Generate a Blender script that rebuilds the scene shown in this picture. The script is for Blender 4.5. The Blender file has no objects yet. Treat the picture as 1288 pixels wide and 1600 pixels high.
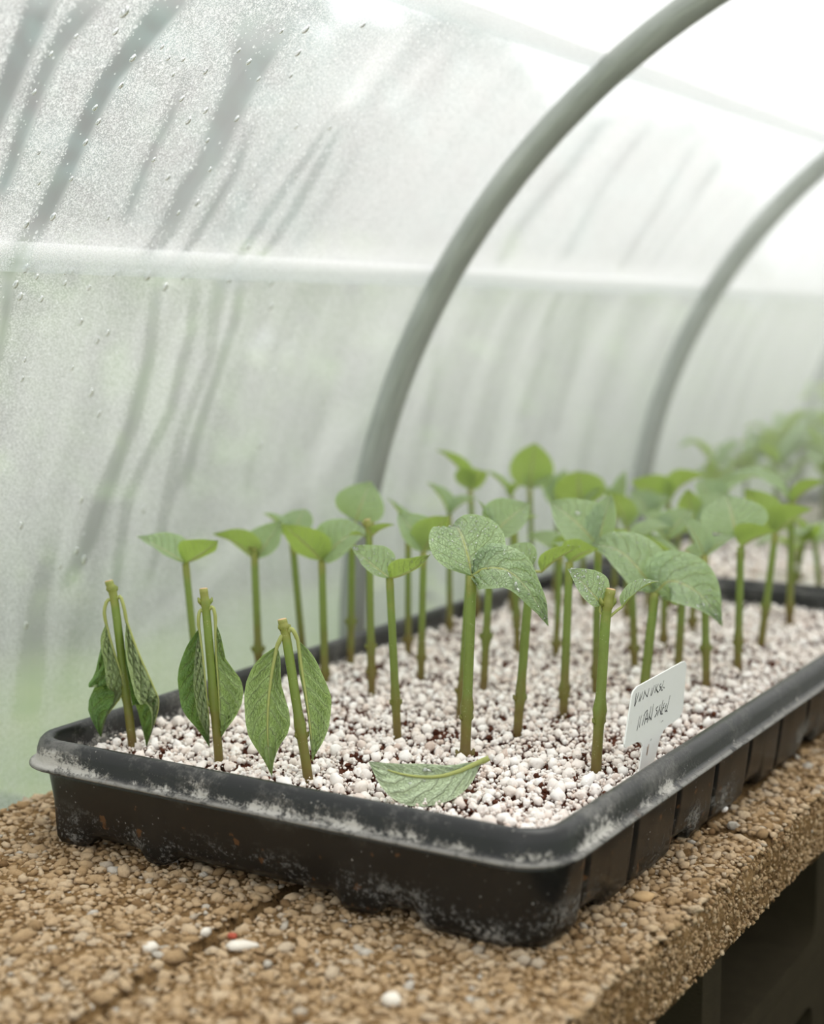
import bpy, bmesh, math, random
import numpy as np
from mathutils import Vector, noise as mnoise

random.seed(7)
rng = np.random.default_rng(7)
scene = bpy.context.scene
col = scene.collection

# ------------------------------------------------------------------ camera
F_PX, CX, CY = 2400.0, 644.0, 800.0
PITCH = math.atan(300 / F_PX)
YAW = math.radians(31.2)
CAM = np.array([0.265, -0.544, 0.270])
FWD = np.array([-math.sin(YAW) * math.cos(PITCH), math.cos(YAW) * math.cos(PITCH), -math.sin(PITCH)])
RGT = np.array([math.cos(YAW), math.sin(YAW), 0.0])
UPV = np.cross(RGT, FWD)
cam = bpy.data.cameras.new('camera')
cam_ob = bpy.data.objects.new('camera', cam)
col.objects.link(cam_ob)
cam_ob.location = CAM
cam_ob.rotation_euler = Vector(FWD).to_track_quat('-Z', 'Y').to_euler()
cam.sensor_fit = 'HORIZONTAL'
cam.sensor_width = 36.0
cam.lens = F_PX / 1288 * 36.0
cam.clip_start = 0.02
cam.clip_end = 200
cam.dof.use_dof = True
cam.dof.focus_distance = 0.775
cam.dof.aperture_fstop = 6.2
cam.dof.aperture_blades = 0
scene.camera = cam_ob

# ------------------------------------------------------------------ light
EXPOSURE = 0.36
SKY_STRENGTH = 1.12
vs = scene.view_settings
vs.view_transform = 'Standard'
vs.look = 'None'
vs.exposure = EXPOSURE
vs.gamma = 1.0
vs.use_curve_mapping = False
world = bpy.data.worlds.new('overcast_sky')
scene.world = world
world.use_nodes = True
wn, wl = world.node_tree.nodes, world.node_tree.links
wn.clear()
w_out = wn.new('ShaderNodeOutputWorld')
w_bg = wn.new('ShaderNodeBackground')
w_tc = wn.new('ShaderNodeTexCoord')
w_sep = wn.new('ShaderNodeSeparateXYZ')
w_ramp = wn.new('ShaderNodeValToRGB')
wl.new(w_tc.outputs['Generated'], w_sep.inputs[0])
wl.new(w_sep.outputs['Z'], w_ramp.inputs[0])
w_ramp.color_ramp.elements[0].color = (0.86, 0.90, 0.93, 1)
w_ramp.color_ramp.elements[1].color = (1.0, 0.99, 0.99, 1)
w_ramp.color_ramp.elements[0].position = 0.0
w_ramp.color_ramp.elements[1].position = 0.7
wl.new(w_ramp.outputs[0], w_bg.inputs[0])
w_bg.inputs[1].default_value = SKY_STRENGTH
wl.new(w_bg.outputs[0], w_out.inputs[0])
sun = bpy.data.lights.new('veiled_sun', 'SUN')
sun.energy = 2.6
sun.angle = math.radians(40)
sun.color = (1.0, 0.94, 0.87)
sun_ob = bpy.data.objects.new('veiled_sun', sun)
col.objects.link(sun_ob)
sun_ob.rotation_euler = Vector((-0.12, -0.30, -1.0)).to_track_quat('-Z', 'Y').to_euler()
cy = scene.cycles
cy.max_bounces = 12
cy.transparent_max_bounces = 24
cy.transmission_bounces = 8
cy.diffuse_bounces = 5
cy.caustics_reflective = False
cy.caustics_refractive = False
cy.use_denoising = True
cy.volume_bounces = 3
cy.sample_clamp_indirect = 6.0


# ------------------------------------------------------------------ picture -> place helpers
def ray(x, y):
    return FWD + RGT * (x - CX) / F_PX - UPV * (y - CY) / F_PX


def atz(x, y, z):
    d = ray(x, y)
    return CAM + d * (z - CAM[2]) / d[2]


def atx(x, y, X):
    d = ray(x, y)
    return CAM + d * (X - CAM[0]) / d[0]


def atd(x, y, depth):
    return CAM + ray(x, y) * depth


def depth_of(p):
    return float((np.asarray(p) - CAM) @ FWD)


# ------------------------------------------------------------------ object helpers
def mesh_from(name, V, Fs, smooth=True):
    me = bpy.data.meshes.new(name)
    V = np.asarray(V, dtype=np.float32)
    if isinstance(Fs, np.ndarray):
        n, k = Fs.shape
        me.vertices.add(len(V))
        me.vertices.foreach_set('co', V.ravel())
        me.loops.add(n * k)
        me.loops.foreach_set('vertex_index', Fs.astype(np.int32).ravel())
        me.polygons.add(n)
        me.polygons.foreach_set('loop_start', np.arange(0, n * k, k, dtype=np.int32))
        me.update(calc_edges=True)
    else:
        me.from_pydata([tuple(map(float, v)) for v in V], [], Fs)
    if smooth:
        me.polygons.foreach_set('use_smooth', np.ones(len(me.polygons), dtype=bool))
    me.update()
    return me


def obj(name, me, mats, parent=None, smooth=None):
    o = bpy.data.objects.new(name, me)
    col.objects.link(o)
    if mats is not None:
        for m in (mats if isinstance(mats, (list, tuple)) else [mats]):
            me.materials.append(m)
    if parent is not None:
        o.parent = parent
        if any(abs(c) > 1e-9 for c in parent_world(parent)):
            o.location = -Vector(parent_world(parent))
    return o


def parent_world(p):
    v = Vector((0, 0, 0))
    while p is not None:
        v += p.location
        p = p.parent
    return v


def empty(name, loc=(0, 0, 0), parent=None):
    o = bpy.data.objects.new(name, None)
    o.empty_display_size = 0.01
    col.objects.link(o)
    if parent is not None:
        o.parent = parent
        o.location = Vector(loc) - Vector(parent_world(parent))
    else:
        o.location = loc
    return o


def tag(o, label=None, cat=None, group=None, kind=None):
    if label: o['label'] = label
    if cat: o['category'] = cat
    if group: o['group'] = group
    if kind: o['kind'] = kind
    return o


def fattr(me, name, vals):
    a = me.attributes.new(name, 'FLOAT', 'POINT')
    a.data.foreach_set('value', np.asarray(vals, dtype=np.float32))


def box_bm(bm, x0, x1, y0, y1, z0, z1, bevel=0.0, seg=2):
    r = bmesh.ops.create_cube(bm, size=1.0)
    vs_ = r['verts']
    for v in vs_:
        v.co = Vector((x0 + (v.co.x + .5) * (x1 - x0), y0 + (v.co.y + .5) * (y1 - y0), z0 + (v.co.z + .5) * (z1 - z0)))
    if bevel > 0:
        es = list({e for v in vs_ for e in v.link_edges})
        bmesh.ops.bevel(bm, geom=es, offset=bevel, segments=seg, profile=0.5, affect='EDGES')


def bm_mesh(name, bm, smooth=True):
    me = bpy.data.meshes.new(name)
    bm.to_mesh(me)
    bm.free()
    if smooth:
        me.polygons.foreach_set('use_smooth', np.ones(len(me.polygons), dtype=bool))
    return me


def tube(points, radii, seg=10, cap=True):
    P = np.asarray(points, float)
    n = len(P)
    T = np.gradient(P, axis=0)
    T /= np.linalg.norm(T, axis=1)[:, None] + 1e-12
    a = np.array([0, 0, 1.0]) if abs(T[0][2]) < 0.9 else np.array([1.0, 0, 0])
    V, Fs = [], []
    nrm = np.cross(T[0], a); nrm /= np.linalg.norm(nrm)
    for i in range(n):
        nrm = nrm - T[i] * (nrm @ T[i]); nrm /= np.linalg.norm(nrm)
        b = np.cross(T[i], nrm)
        for k in range(seg):
            t = 2 * math.pi * k / seg
            V.append(P[i] + radii[i] * (nrm * math.cos(t) + b * math.sin(t)))
    for i in range(n - 1):
        for k in range(seg):
            k2 = (k + 1) % seg
            Fs.append((i * seg + k, i * seg + k2, (i + 1) * seg + k2, (i + 1) * seg + k))
    if cap:
        Fs.append(tuple(range(seg))[::-1])
        Fs.append(tuple((n - 1) * seg + k for k in range(seg)))
    return V, Fs


def join(parts):
    V, Fs, off = [], [], 0
    for v, f in parts:
        V.extend(v)
        Fs.extend([tuple(i + off for i in q) for q in f])
        off += len(v)
    return V, Fs


def ico(sub):
    bm = bmesh.new()
    bmesh.ops.create_icosphere(bm, subdivisions=sub, radius=1.0)
    bm.verts.ensure_lookup_table()
    V = np.array([v.co[:] for v in bm.verts])
    Fs = np.array([[v.index for v in f.verts] for f in bm.faces])
    bm.free()
    return V, Fs


def lump(sub, amp, seed, freq=1.3):
    V, Fs = ico(sub)
    out = []
    for v in V:
        n = mnoise.noise(Vector(v) * freq + Vector((seed * 7.1, seed * 3.3, seed)))
        n2 = mnoise.noise(Vector(v) * freq * 2.3 + Vector((seed * 2.1, -seed * 3.3, seed)))
        out.append(v * (1 + amp * n + amp * 0.45 * n2))
    return np.array(out), Fs


def rot_mats(n, flat=None):
    q = rng.normal(size=(n, 4))
    q /= np.linalg.norm(q, axis=1)[:, None]
    w, x, y, z = q.T
    return np.stack([np.stack([1 - 2 * (y * y + z * z), 2 * (x * y - z * w), 2 * (x * z + y * w)], -1),
                     np.stack([2 * (x * y + z * w), 1 - 2 * (x * x + z * z), 2 * (y * z - x * w)], -1),
                     np.stack([2 * (x * z - y * w), 2 * (y * z + x * w), 1 - 2 * (x * x + y * y)], -1)], 1)


def scatter(name, templates, pos, scale3, R, tint, mat, parent=None):
    """many small pieces as one mesh; a tint value per piece"""
    n = len(pos)
    which = rng.integers(0, len(templates), n)
    Vs, Fss, Ts, off = [], [], [], 0
    for k, (tv, tf) in enumerate(templates):
        idx = np.where(which == k)[0]
        if len(idx) == 0: continue
        v = tv[None] * scale3[idx][:, None, :]
        v = np.einsum('nij,nvj->nvi', R[idx], v) + pos[idx][:, None, :]
        m, nv = len(idx), len(tv)
        Vs.append(v.reshape(-1, 3))
        Fss.append((tf[None] + (np.arange(m) * nv)[:, None, None] + off).reshape(-1, 3))
        Ts.append(np.repeat(tint[idx], nv))
        off += m * nv
    me = mesh_from(name, np.concatenate(Vs), np.concatenate(Fss))
    fattr(me, 'tint', np.concatenate(Ts))
    return obj(name, me, mat, parent)


def pick(n_try, area_fn, r_fn, spacing):
    """loose dart throwing in the plane; returns positions and radii"""
    cell = 0.006
    grid, P, Rr = {}, [], []
    for _ in range(n_try):
        x, y = area_fn()
        r = r_fn(x, y)
        if r is None: continue
        i, j = int(math.floor(x / cell)), int(math.floor(y / cell))
        ok = True
        for a in (-1, 0, 1):
            for b in (-1, 0, 1):
                for (xx, yy, rr) in grid.get((i + a, j + b), ()):
                    if (xx - x) ** 2 + (yy - y) ** 2 < (spacing * (r + rr)) ** 2:
                        ok = False; break
                if not ok: break
            if not ok: break
        if ok:
            grid.setdefault((i, j), []).append((x, y, r))
            P.append((x, y)); Rr.append(r)
    return np.array(P), np.array(Rr)


# ------------------------------------------------------------------ materials
class NT:
    def __init__(self, name):
        self.m = bpy.data.materials.new(name)
        self.m.use_nodes = True
        self.t = self.m.node_tree
        self.t.nodes.clear()
        self.out = self.n('ShaderNodeOutputMaterial')

    def n(self, kind, **kw):
        nd = self.t.nodes.new(kind)
        for k, v in kw.items():
            if k.startswith('i_'):
                nd.inputs[k[2:].replace('_', ' ')].default_value = v
            else:
                setattr(nd, k, v)
        return nd

    def l(self, a, b):
        self.t.links.new(a, b)

    def math(self, op, a, b=None, c=None, clamp=False):
        nd = self.n('ShaderNodeMath', operation=op, use_clamp=clamp)
        for i, v in enumerate((a, b, c)):
            if v is None: continue
            if isinstance(v, (int, float)): nd.inputs[i].default_value = v
            else: self.l(v, nd.inputs[i])
        return nd.outputs[0]

    def mix(self, fac, a, b):
        nd = self.n('ShaderNodeMix', data_type='RGBA')
        for s, v in ((nd.inputs[0], fac), (nd.inputs[6], a), (nd.inputs[7], b)):
            if isinstance(v, (int, float)): s.default_value = v
            elif isinstance(v, tuple): s.default_value = v if len(v) == 4 else (*v, 1)
            else: self.l(v, s)
        return nd.outputs[2]

    def noise(self, scale, detail=4, rough=0.55, vec=None, out='Fac'):
        nd = self.n('ShaderNodeTexNoise')
        nd.inputs['Scale'].default_value = scale
        nd.inputs['Detail'].default_value = detail
        nd.inputs['Roughness'].default_value = rough
        if vec is not None: self.l(vec, nd.inputs['Vector'])
        return nd.outputs[out]

    def voro(self, scale, vec=None, feature='F1', out='Distance'):
        nd = self.n('ShaderNodeTexVoronoi', feature=feature)
        nd.inputs['Scale'].default_value = scale
        if vec is not None: self.l(vec, nd.inputs['Vector'])
        return nd.outputs[out]

    def ramp(self, fac, stops, interp='LINEAR'):
        nd = self.n('ShaderNodeValToRGB')
        nd.color_ramp.interpolation = interp
        e = nd.color_ramp.elements
        while len(e) < len(stops): e.new(0.5)
        for k, (p, c) in enumerate(stops):
            e[k].position = p
            e[k].color = c if len(c) == 4 else (*c, 1)
        self.l(fac, nd.inputs[0])
        return nd.outputs[0]

    def mapr(self, v, a, b, c=0.0, d=1.0):
        nd = self.n('ShaderNodeMapRange', interpolation_type='SMOOTHSTEP')
        self.l(v, nd.inputs['Value'])
        for k, x in zip(('From Min', 'From Max', 'To Min', 'To Max'), (a, b, c, d)):
            nd.inputs[k].default_value = x
        return nd.outputs[0]

    def bump(self, h, strength=0.3, dist=0.001):
        nd = self.n('ShaderNodeBump')
        nd.inputs['Strength'].default_value = strength
        nd.inputs['Distance'].default_value = dist
        self.l(h, nd.inputs['Height'])
        return nd.outputs[0]

    def attr(self, name):
        return self.n('ShaderNodeAttribute', attribute_name=name).outputs['Fac']

    def pos(self):
        return self.n('ShaderNodeNewGeometry').outputs['Position']

    def objco(self):
        return self.n('ShaderNodeTexCoord').outputs['Object']

    def bsdf(self, color, rough=0.6, normal=None, spec=0.5, **kw):
        b = self.n('ShaderNodeBsdfPrincipled')
        if isinstance(color, tuple): b.inputs['Base Color'].default_value = (*color[:3], 1)
        else: self.l(color, b.inputs['Base Color'])
        if isinstance(rough, (int, float)): b.inputs['Roughness'].default_value = rough
        else: self.l(rough, b.inputs['Roughness'])
        b.inputs['Specular IOR Level'].default_value = spec
        if normal is not None: self.l(normal, b.inputs['Normal'])
        for k, v in kw.items(): b.inputs[k.replace('_', ' ')].default_value = v
        return b

    def done(self, shader):
        self.l(shader if not hasattr(shader, 'outputs') else shader.outputs[0], self.out.inputs[0])
        return self.m


def srgb(r, g, b):
    f = lambda c: (c / 255 / 12.92) if c / 255 <= 0.04045 else ((c / 255 + 0.055) / 1.055) ** 2.4
    return (f(r), f(g), f(b))


def mat_film():
    t = NT('condensation_film')
    mist = t.attr('mist')
    gr = t.mapr(t.voro(1150, t.pos()), 0.25, 0.6)
    mist = t.math('ADD', mist, t.math('MULTIPLY', t.math('MULTIPLY', t.math('SUBTRACT', 0.5, gr), 0.34), t.mapr(mist, .45, .6)), clamp=True)
    frost = t.n('ShaderNodeBsdfTranslucent'); frost.inputs[0].default_value = (0.82, 0.828, 0.83, 1)
    dif = t.n('ShaderNodeBsdfDiffuse'); dif.inputs[0].default_value = (0.86, 0.87, 0.88, 1)
    m1 = t.n('ShaderNodeMixShader'); m1.inputs[0].default_value = 0.22
    t.l(frost.outputs[0], m1.inputs[1]); t.l(dif.outputs[0], m1.inputs[2])
    tr = t.n('ShaderNodeBsdfTransparent'); tr.inputs[0].default_value = (0.905, 0.965, 0.96, 1)
    m2 = t.n('ShaderNodeMixShader')
    t.l(mist, m2.inputs[0]); t.l(tr.outputs[0], m2.inputs[1]); t.l(m1.outputs[0], m2.inputs[2])
    gl = t.n('ShaderNodeBsdfGlossy'); gl.inputs['Roughness'].default_value = 0.28
    gl.inputs[0].default_value = (0.9, 0.9, 0.9, 1)
    m3 = t.n('ShaderNodeMixShader'); m3.inputs[0].default_value = 0.05
    t.l(m2.outputs[0], m3.inputs[1]); t.l(gl.outputs[0], m3.inputs[2])
    return t.done(m3)


def mat_water():
    t = NT('clear_water')
    g = t.n('ShaderNodeBsdfGlass'); g.inputs['IOR'].default_value = 1.33
    g.inputs['Roughness'].default_value = 0.0
    g.inputs[0].default_value = (1, 1, 1, 1)
    tr = t.n('ShaderNodeBsdfTransparent')
    m = t.n('ShaderNodeMixShader'); m.inputs[0].default_value = 0.06
    t.l(g.outputs[0], m.inputs[1]); t.l(tr.outputs[0], m.inputs[2])
    return t.done(m)


def mat_pipe():
    t = NT('galvanised_pipe')
    n = t.noise(30, 5)
    c = t.ramp(n, [(0.3, srgb(140, 145, 139)), (0.7, srgb(176, 180, 175))])
    return t.done(t.bsdf(c, 0.5, None, 0.5, Metallic=0.2))


def mat_plastic(name='black_tray_plastic', deposits=True):
    t = NT(name)
    p = t.objco()
    sep = t.n('ShaderNodeSeparateXYZ'); t.l(p, sep.inputs[0])
    x, y, z = sep.outputs
    big = t.noise(26, 5, 0.6, p)
    fine = t.noise(420, 4, 0.75, p)
    mid = t.noise(90, 6, 0.7, p)
    # limescale left by evaporated water along the outer slope of the rim
    zone_rim = t.math('MULTIPLY', t.mapr(z, 0.0405, 0.0435), t.mapr(z, 0.0540, 0.0495))
    crust = t.math('ADD', t.math('MULTIPLY', mid, 0.6), t.math('MULTIPLY', big, 0.75))
    crust = t.math('ADD', crust, t.math('MULTIPLY', fine, 0.42))
    crust = t.math('ADD', crust, t.math('MULTIPLY', t.noise(1100, 3, 0.7, p), 0.25))
    frontness = t.mapr(y, 0.30, 0.0, 0.0, 0.13)
    crust = t.math('ADD', crust, frontness)
    crust = t.math('ADD', crust, t.math('MULTIPLY', t.math('MULTIPLY', t.mapr(z, .0405, .0435), t.mapr(z, .0485, .0440)), .13))
    m_rim = t.math('MULTIPLY', t.mapr(crust, 1.19, 1.33), zone_rim)
    lip = t.math('MULTIPLY', t.math('MULTIPLY', t.mapr(z, .0402, .0414), t.mapr(z, .0434, .0424)), t.mapr(t.math('ADD', mid, t.math('MULTIPLY', fine, .4)), .52, .72))
    m_rim = t.math('MAXIMUM', m_rim, t.math('MULTIPLY', lip, .45))
    # thin film of dust over the whole rim, specks lower down
    m_haze = t.math('MULTIPLY', t.mapr(t.math('ADD', big, t.math('MULTIPLY', fine, .5)), 0.72, 0.98), t.mapr(z, 0.030, 0.05))
    m_haze = t.math('MULTIPLY', m_haze, 0.22)
    low = t.math('MULTIPLY', t.mapr(t.math('ADD', t.math('MULTIPLY', big, 0.8), t.math('MULTIPLY', fine, 0.75)), 0.80, 0.98), t.mapr(z, 0.028, 0.004))
    low = t.math('MULTIPLY', low, 0.65)
    sp = t.voro(330, p)
    specks = t.math('MULTIPLY', t.mapr(sp, 0.20, 0.10), t.mapr(mid, 0.52, 0.62))
    mask = t.math('MAXIMUM', t.math('MAXIMUM', m_rim, m_haze), t.math('MAXIMUM', low, t.math('MULTIPLY', specks, 0.7)))
    base = t.mix(t.noise(9, 3, 0.5, p), srgb(14, 17, 20), srgb(27, 25, 23))
    c = t.mix(mask, base, srgb(184, 180, 174))
    soilm = t.math('MULTIPLY', t.mapr(t.noise(130, 3, 0.5, p), 0.66, 0.72), t.mapr(z, 0.046, 0.036))
    c = t.mix(t.math('MULTIPLY', soilm, 0.8), c, srgb(96, 66, 42))
    r = t.math('ADD', 0.30, t.math('MULTIPLY', mask, 0.6), clamp=True)
    b = t.bump(t.math('ADD', t.math('MULTIPLY', mask, t.math('ADD', 0.6, fine)), t.math('MULTIPLY', mid, 0.08)), 0.8, 0.0009)
    return t.done(t.bsdf(c, r, b, 0.5))


def mat_perlite():
    t = NT('perlite')
    p = t.pos()
    tint = t.attr('tint')
    c = t.ramp(tint, [(0.0, srgb(222, 202, 190)), (0.2, srgb(240, 227, 218)), (0.6, srgb(247, 239, 233)), (1.0, srgb(252, 248, 244))])
    d = t.math('MULTIPLY', t.mapr(t.noise(170, 4, 0.7, p), 0.58, 0.75), 0.5)
    c = t.mix(d, c, srgb(172, 140, 118))
    b = t.bump(t.noise(1500, 3, 0.7, p), 0.5, 0.0005)
    s = t.bsdf(c, 0.9, b, 0.2)
    return t.done(s)


def mat_soil():
    t = NT('potting_mix')
    p = t.pos()
    c = t.ramp(t.noise(240, 6, 0.75, p), [(0.3, srgb(58, 33, 23)), (0.55, srgb(112, 66, 48)), (0.8, srgb(160, 108, 84))])
    b = t.bump(t.noise(500, 6, 0.8, p), 1.0, 0.002)
    return t.done(t.bsdf(c, 0.95, b, 0.15))


def mat_slab():
    t = NT('sandy_concrete')
    p = t.pos()
    n = t.noise(60, 6, 0.7, p)
    f = t.noise(900, 4, 0.8, p)
    c = t.ramp(n, [(0.25, srgb(104, 78, 48)), (0.5, srgb(150, 118, 78)), (0.75, srgb(186, 152, 108))])
    c = t.mix(t.math('MULTIPLY', t.mapr(f, 0.55, 0.35), 0.55), c, srgb(78, 58, 34))
    pit = t.mapr(t.voro(260, p), 0.10, 0.42)
    b = t.bump(t.math('ADD', t.math('MULTIPLY', f, 0.8), pit), 1.0, 0.0018)
    return t.done(t.bsdf(c, 0.95, b, 0.15))


def mat_stone():
    t = NT('tan_aggregate')
    p = t.pos()
    tint = t.attr('tint')
    c = t.ramp(tint, [(0.0, srgb(146, 114, 78)), (0.25, srgb(202, 168, 126)), (0.5, srgb(226, 194, 154)), (0.78, srgb(240, 214, 180)), (0.96, srgb(216, 200, 180)), (1.0, srgb(232, 222, 208))])
    c = t.mix(t.math('MULTIPLY', t.mapr(t.noise(420, 5, 0.8, p), 0.50, 0.70), 0.36), c, srgb(118, 90, 58))
    b = t.bump(t.noise(800, 5, 0.85, p), 1.0, 0.0014)
    return t.done(t.bsdf(c, 0.92, b, 0.2))


def mat_leaf(name, top, top2, under, vein_top, vein_under, trans=0.35, rough=0.42, spec=0.5, scurf=0.0):
    t = NT(name)
    uv = t.n('ShaderNodeTexCoord').outputs['UV']
    sep = t.n('ShaderNodeSeparateXYZ'); t.l(uv, sep.inputs[0])
    u, v = sep.outputs[0], sep.outputs[1]
    a = t.math('ABSOLUTE', t.math('SUBTRACT', t.math('MULTIPLY', u, 2.0), 1.0))
    wob = t.math('MULTIPLY', t.noise(5, 2, 0.5, uv), 0.10)
    q = t.math('FRACT', t.math('MULTIPLY', t.math('SUBTRACT', t.math('ADD', v, wob), t.math('MULTIPLY', t.math('POWER', a, 1.25), 0.27)), 7.5))
    dist = t.math('ABSOLUTE', t.math('SUBTRACT', q, 0.5))      # 0.5 at a vein
    vein = t.math('MULTIPLY', t.mapr(dist, 0.43, 0.5), t.mapr(a, 1.0, 0.75))
    midr = t.mapr(a, 0.085, 0.03)
    veins = t.math('MAXIMUM', t.math('MULTIPLY', vein, 0.55), midr)
    net = t.voro(26, uv, 'DISTANCE_TO_EDGE')
    netm = t.mapr(net, 0.09, 0.0)
    geo = t.n('ShaderNodeNewGeometry')
    mottle = t.noise(7, 4, 0.6, uv)
    ct = t.mix(mottle, top, top2)
    if scurf > 0:
        ct = t.mix(t.math('MULTIPLY', t.mapr(t.noise(60, 5, 0.8, uv), 0.45, 0.65), scurf), ct, srgb(196, 200, 170))
    ct = t.mix(t.math('MULTIPLY', veins, 0.75), ct, vein_top)
    cu = t.mix(t.math('MULTIPLY', mottle, 0.5), under, tuple(0.82 * c for c in under))
    if scurf > 0: cu = t.mix(t.math('MULTIPLY', t.mapr(t.noise(70, 5, 0.8, uv), 0.45, 0.62), scurf * 1.6), cu, srgb(206, 208, 184))
    cu = t.mix(t.math('MULTIPLY', netm, 0.18), cu, vein_under)
    cu = t.mix(t.math('MULTIPLY', veins, 0.7), cu, vein_under)
    c = t.mix(geo.outputs['Backfacing'], ct, cu)
    h = t.math('SUBTRACT', t.math('MULTIPLY', t.math('SUBTRACT', 1.0, t.math('MAXIMUM', vein, midr)), 1.0), t.math('MULTIPLY', netm, 0.35))
    b = t.bump(h, 0.9, 0.0013)
    rr = t.math('ADD', rough, t.math('MULTIPLY', t.noise(14, 3, 0.5, uv), 0.25))
    s = t.bsdf(c, rr, b, spec, Coat_Weight=0.3, Coat_Roughness=0.3)
    tl = t.n('ShaderNodeBsdfTranslucent')
    ctl = t.mix(veins, tuple(min(1, k * f) for k, f in zip(under, (1.15, 1.25, 0.6))), vein_under)
    t.l(ctl, tl.inputs[0]); t.l(b, tl.inputs['Normal'])
    m = t.n('ShaderNodeMixShader'); m.inputs[0].default_value = trans
    t.l(s.outputs[0], m.inputs[1]); t.l(tl.outputs[0], m.inputs[2])
    return t.done(m)


def mat_stem():
    t = NT('green_stem')
    p = t.pos()
    h = t.attr('tint')
    h2 = t.math('ADD', h, t.math('MULTIPLY', t.math('SUBTRACT', t.noise(90, 3, 0.6, p), 0.5), 0.5))
    c = t.ramp(h2, [(0.0, srgb(98, 72, 36)), (0.22, srgb(110, 100, 42)), (0.5, srgb(108, 122, 48)), (0.85, srgb(118, 138, 58)), (1.0, srgb(138, 140, 66))])
    c = t.mix(t.math('MULTIPLY', t.mapr(t.voro(900, p), 0.16, 0.08), t.mapr(t.noise(200, 2, 0.5, p), 0.5, 0.6)), c, srgb(208, 206, 170))
    b = t.bump(t.noise(700, 3, 0.6, p), 0.35, 0.0005)
    s = t.bsdf(c, 0.45, b, 0.45)
    s.inputs['Subsurface Weight'].default_value = 0.0
    return t.done(s)


def mat_plain(name, c, rough=0.7, spec=0.4, bump_scale=None, bump_s=0.3, var=0.0, trans=0.0):
    t = NT(name)
    p = t.pos()
    cc = t.mix(t.noise(60, 4, 0.6, p), tuple(k * (1 - var) for k in c), tuple(min(1, k * (1 + var)) for k in c))
    b = t.bump(t.noise(bump_scale, 4, 0.7, p), bump_s, 0.001) if bump_scale else None
    s = t.bsdf(cc, rough, b, spec)
    if trans > 0:
        tl = t.n('ShaderNodeBsdfTranslucent'); t.l(cc, tl.inputs[0])
        m = t.n('ShaderNodeMixShader'); m.inputs[0].default_value = trans
        t.l(s.outputs[0], m.inputs[1]); t.l(tl.outputs[0], m.inputs[2])
        return t.done(m)
    return t.done(s)


def mat_label():
    t = NT('white_label_plastic')
    p = t.pos()
    st = t.mapr(t.noise(160, 5, 0.7, p), 0.60, 0.72)
    c = t.mix(t.math('MULTIPLY', st, 0.25), srgb(236, 236, 232), srgb(188, 170, 156))
    return t.done(t.bsdf(c, 0.35, None, 0.5))


def mat_grass():
    t = NT('rough_grass')
    p = t.pos()
    c = t.ramp(t.noise(2.2, 6, 0.65, p), [(0.25, srgb(96, 130, 66)), (0.5, srgb(146, 174, 98)), (0.75, srgb(184, 192, 128))])
    return t.done(t.bsdf(c, 0.95, t.bump(t.noise(40, 5, .8, p), 1.0, 0.03), 0.1))


def mat_dew():
    t = NT('dew_drop')
    tr = t.n('ShaderNodeBsdfTransparent'); tr.inputs[0].default_value = (.97, .98, .97, 1)
    gl = t.n('ShaderNodeBsdfGlossy'); gl.inputs['Roughness'].default_value = 0.05
    lw = t.n('ShaderNodeLayerWeight'); lw.inputs[0].default_value = 0.35
    f = t.math('ADD', 0.22, t.math('MULTIPLY', lw.outputs['Facing'], 0.55))
    m = t.n('ShaderNodeMixShader'); t.l(f, m.inputs[0])
    t.l(tr.outputs[0], m.inputs[1]); t.l(gl.outputs[0], m.inputs[2])
    return t.done(m)


M_FILM, M_WATER, M_PIPE, M_DEW = mat_film(), mat_water(), mat_pipe(), mat_dew()


def mat_mist_beads():
    t = NT('fine_condensation')
    tl = t.n('ShaderNodeBsdfTranslucent'); tl.inputs[0].default_value = (.98, .98, .98, 1)
    gl = t.n('ShaderNodeBsdfGlossy'); gl.inputs['Roughness'].default_value = 0.1
    tr = t.n('ShaderNodeBsdfTransparent')
    m = t.n('ShaderNodeMixShader'); m.inputs[0].default_value = 0.55
    t.l(tr.outputs[0], m.inputs[1]); t.l(tl.outputs[0], m.inputs[2])
    m2 = t.n('ShaderNodeMixShader'); m2.inputs[0].default_value = 0.06
    t.l(m.outputs[0], m2.inputs[1]); t.l(gl.outputs[0], m2.inputs[2])
    return t.done(m2)


M_BEADS = mat_mist_beads()
M_TRAY = mat_plastic()
M_PERLITE, M_SOIL, M_SLAB, M_STONE = mat_perlite(), mat_soil(), mat_slab(), mat_stone()
M_LEAF = mat_leaf('leaf_fresh', srgb(156, 182, 140), srgb(190, 210, 174), srgb(178, 200, 118), srgb(212, 222, 178), srgb(204, 216, 156), 0.38, 0.34, 0.7)
M_LEAF_WILT = mat_leaf('leaf_wilted', srgb(66, 112, 34), srgb(92, 136, 54), srgb(150, 170, 108), srgb(140, 170, 92), srgb(184, 196, 140), 0.25, 0.5, 0.4, 0.25)
M_LEAF_LIMP = mat_leaf('leaf_limp', srgb(100, 142, 62), srgb(124, 158, 86), srgb(164, 188, 122), srgb(178, 196, 130), srgb(196, 206, 150), 0.28, 0.5, 0.4)
M_LEAF_PALE = mat_leaf('leaf_fallen', srgb(96, 130, 70), srgb(110, 142, 84), srgb(200, 216, 180), srgb(170, 190, 130), srgb(206, 216, 180), 0.15, 0.5, 0.4)
M_STEM = mat_stem()
M_PETIOLE = mat_plain('pale_petiole', srgb(178, 184, 110), 0.5, 0.4, None, 0, 0.12, 0.2)
M_CUT = mat_plain('cut_stem_end', srgb(214, 178, 138), 0.7, 0.3, 900, 0.4, 0.2)
M_LABEL = mat_label()
M_INK = mat_plain('faded_black_ink', srgb(44, 42, 44), 0.6, 0.3, None, 0, 0.2)
M_GREY_INK = mat_plain('worn_grey_ink', srgb(128, 126, 126), 0.6, 0.3, None, 0, 0.2)
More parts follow.
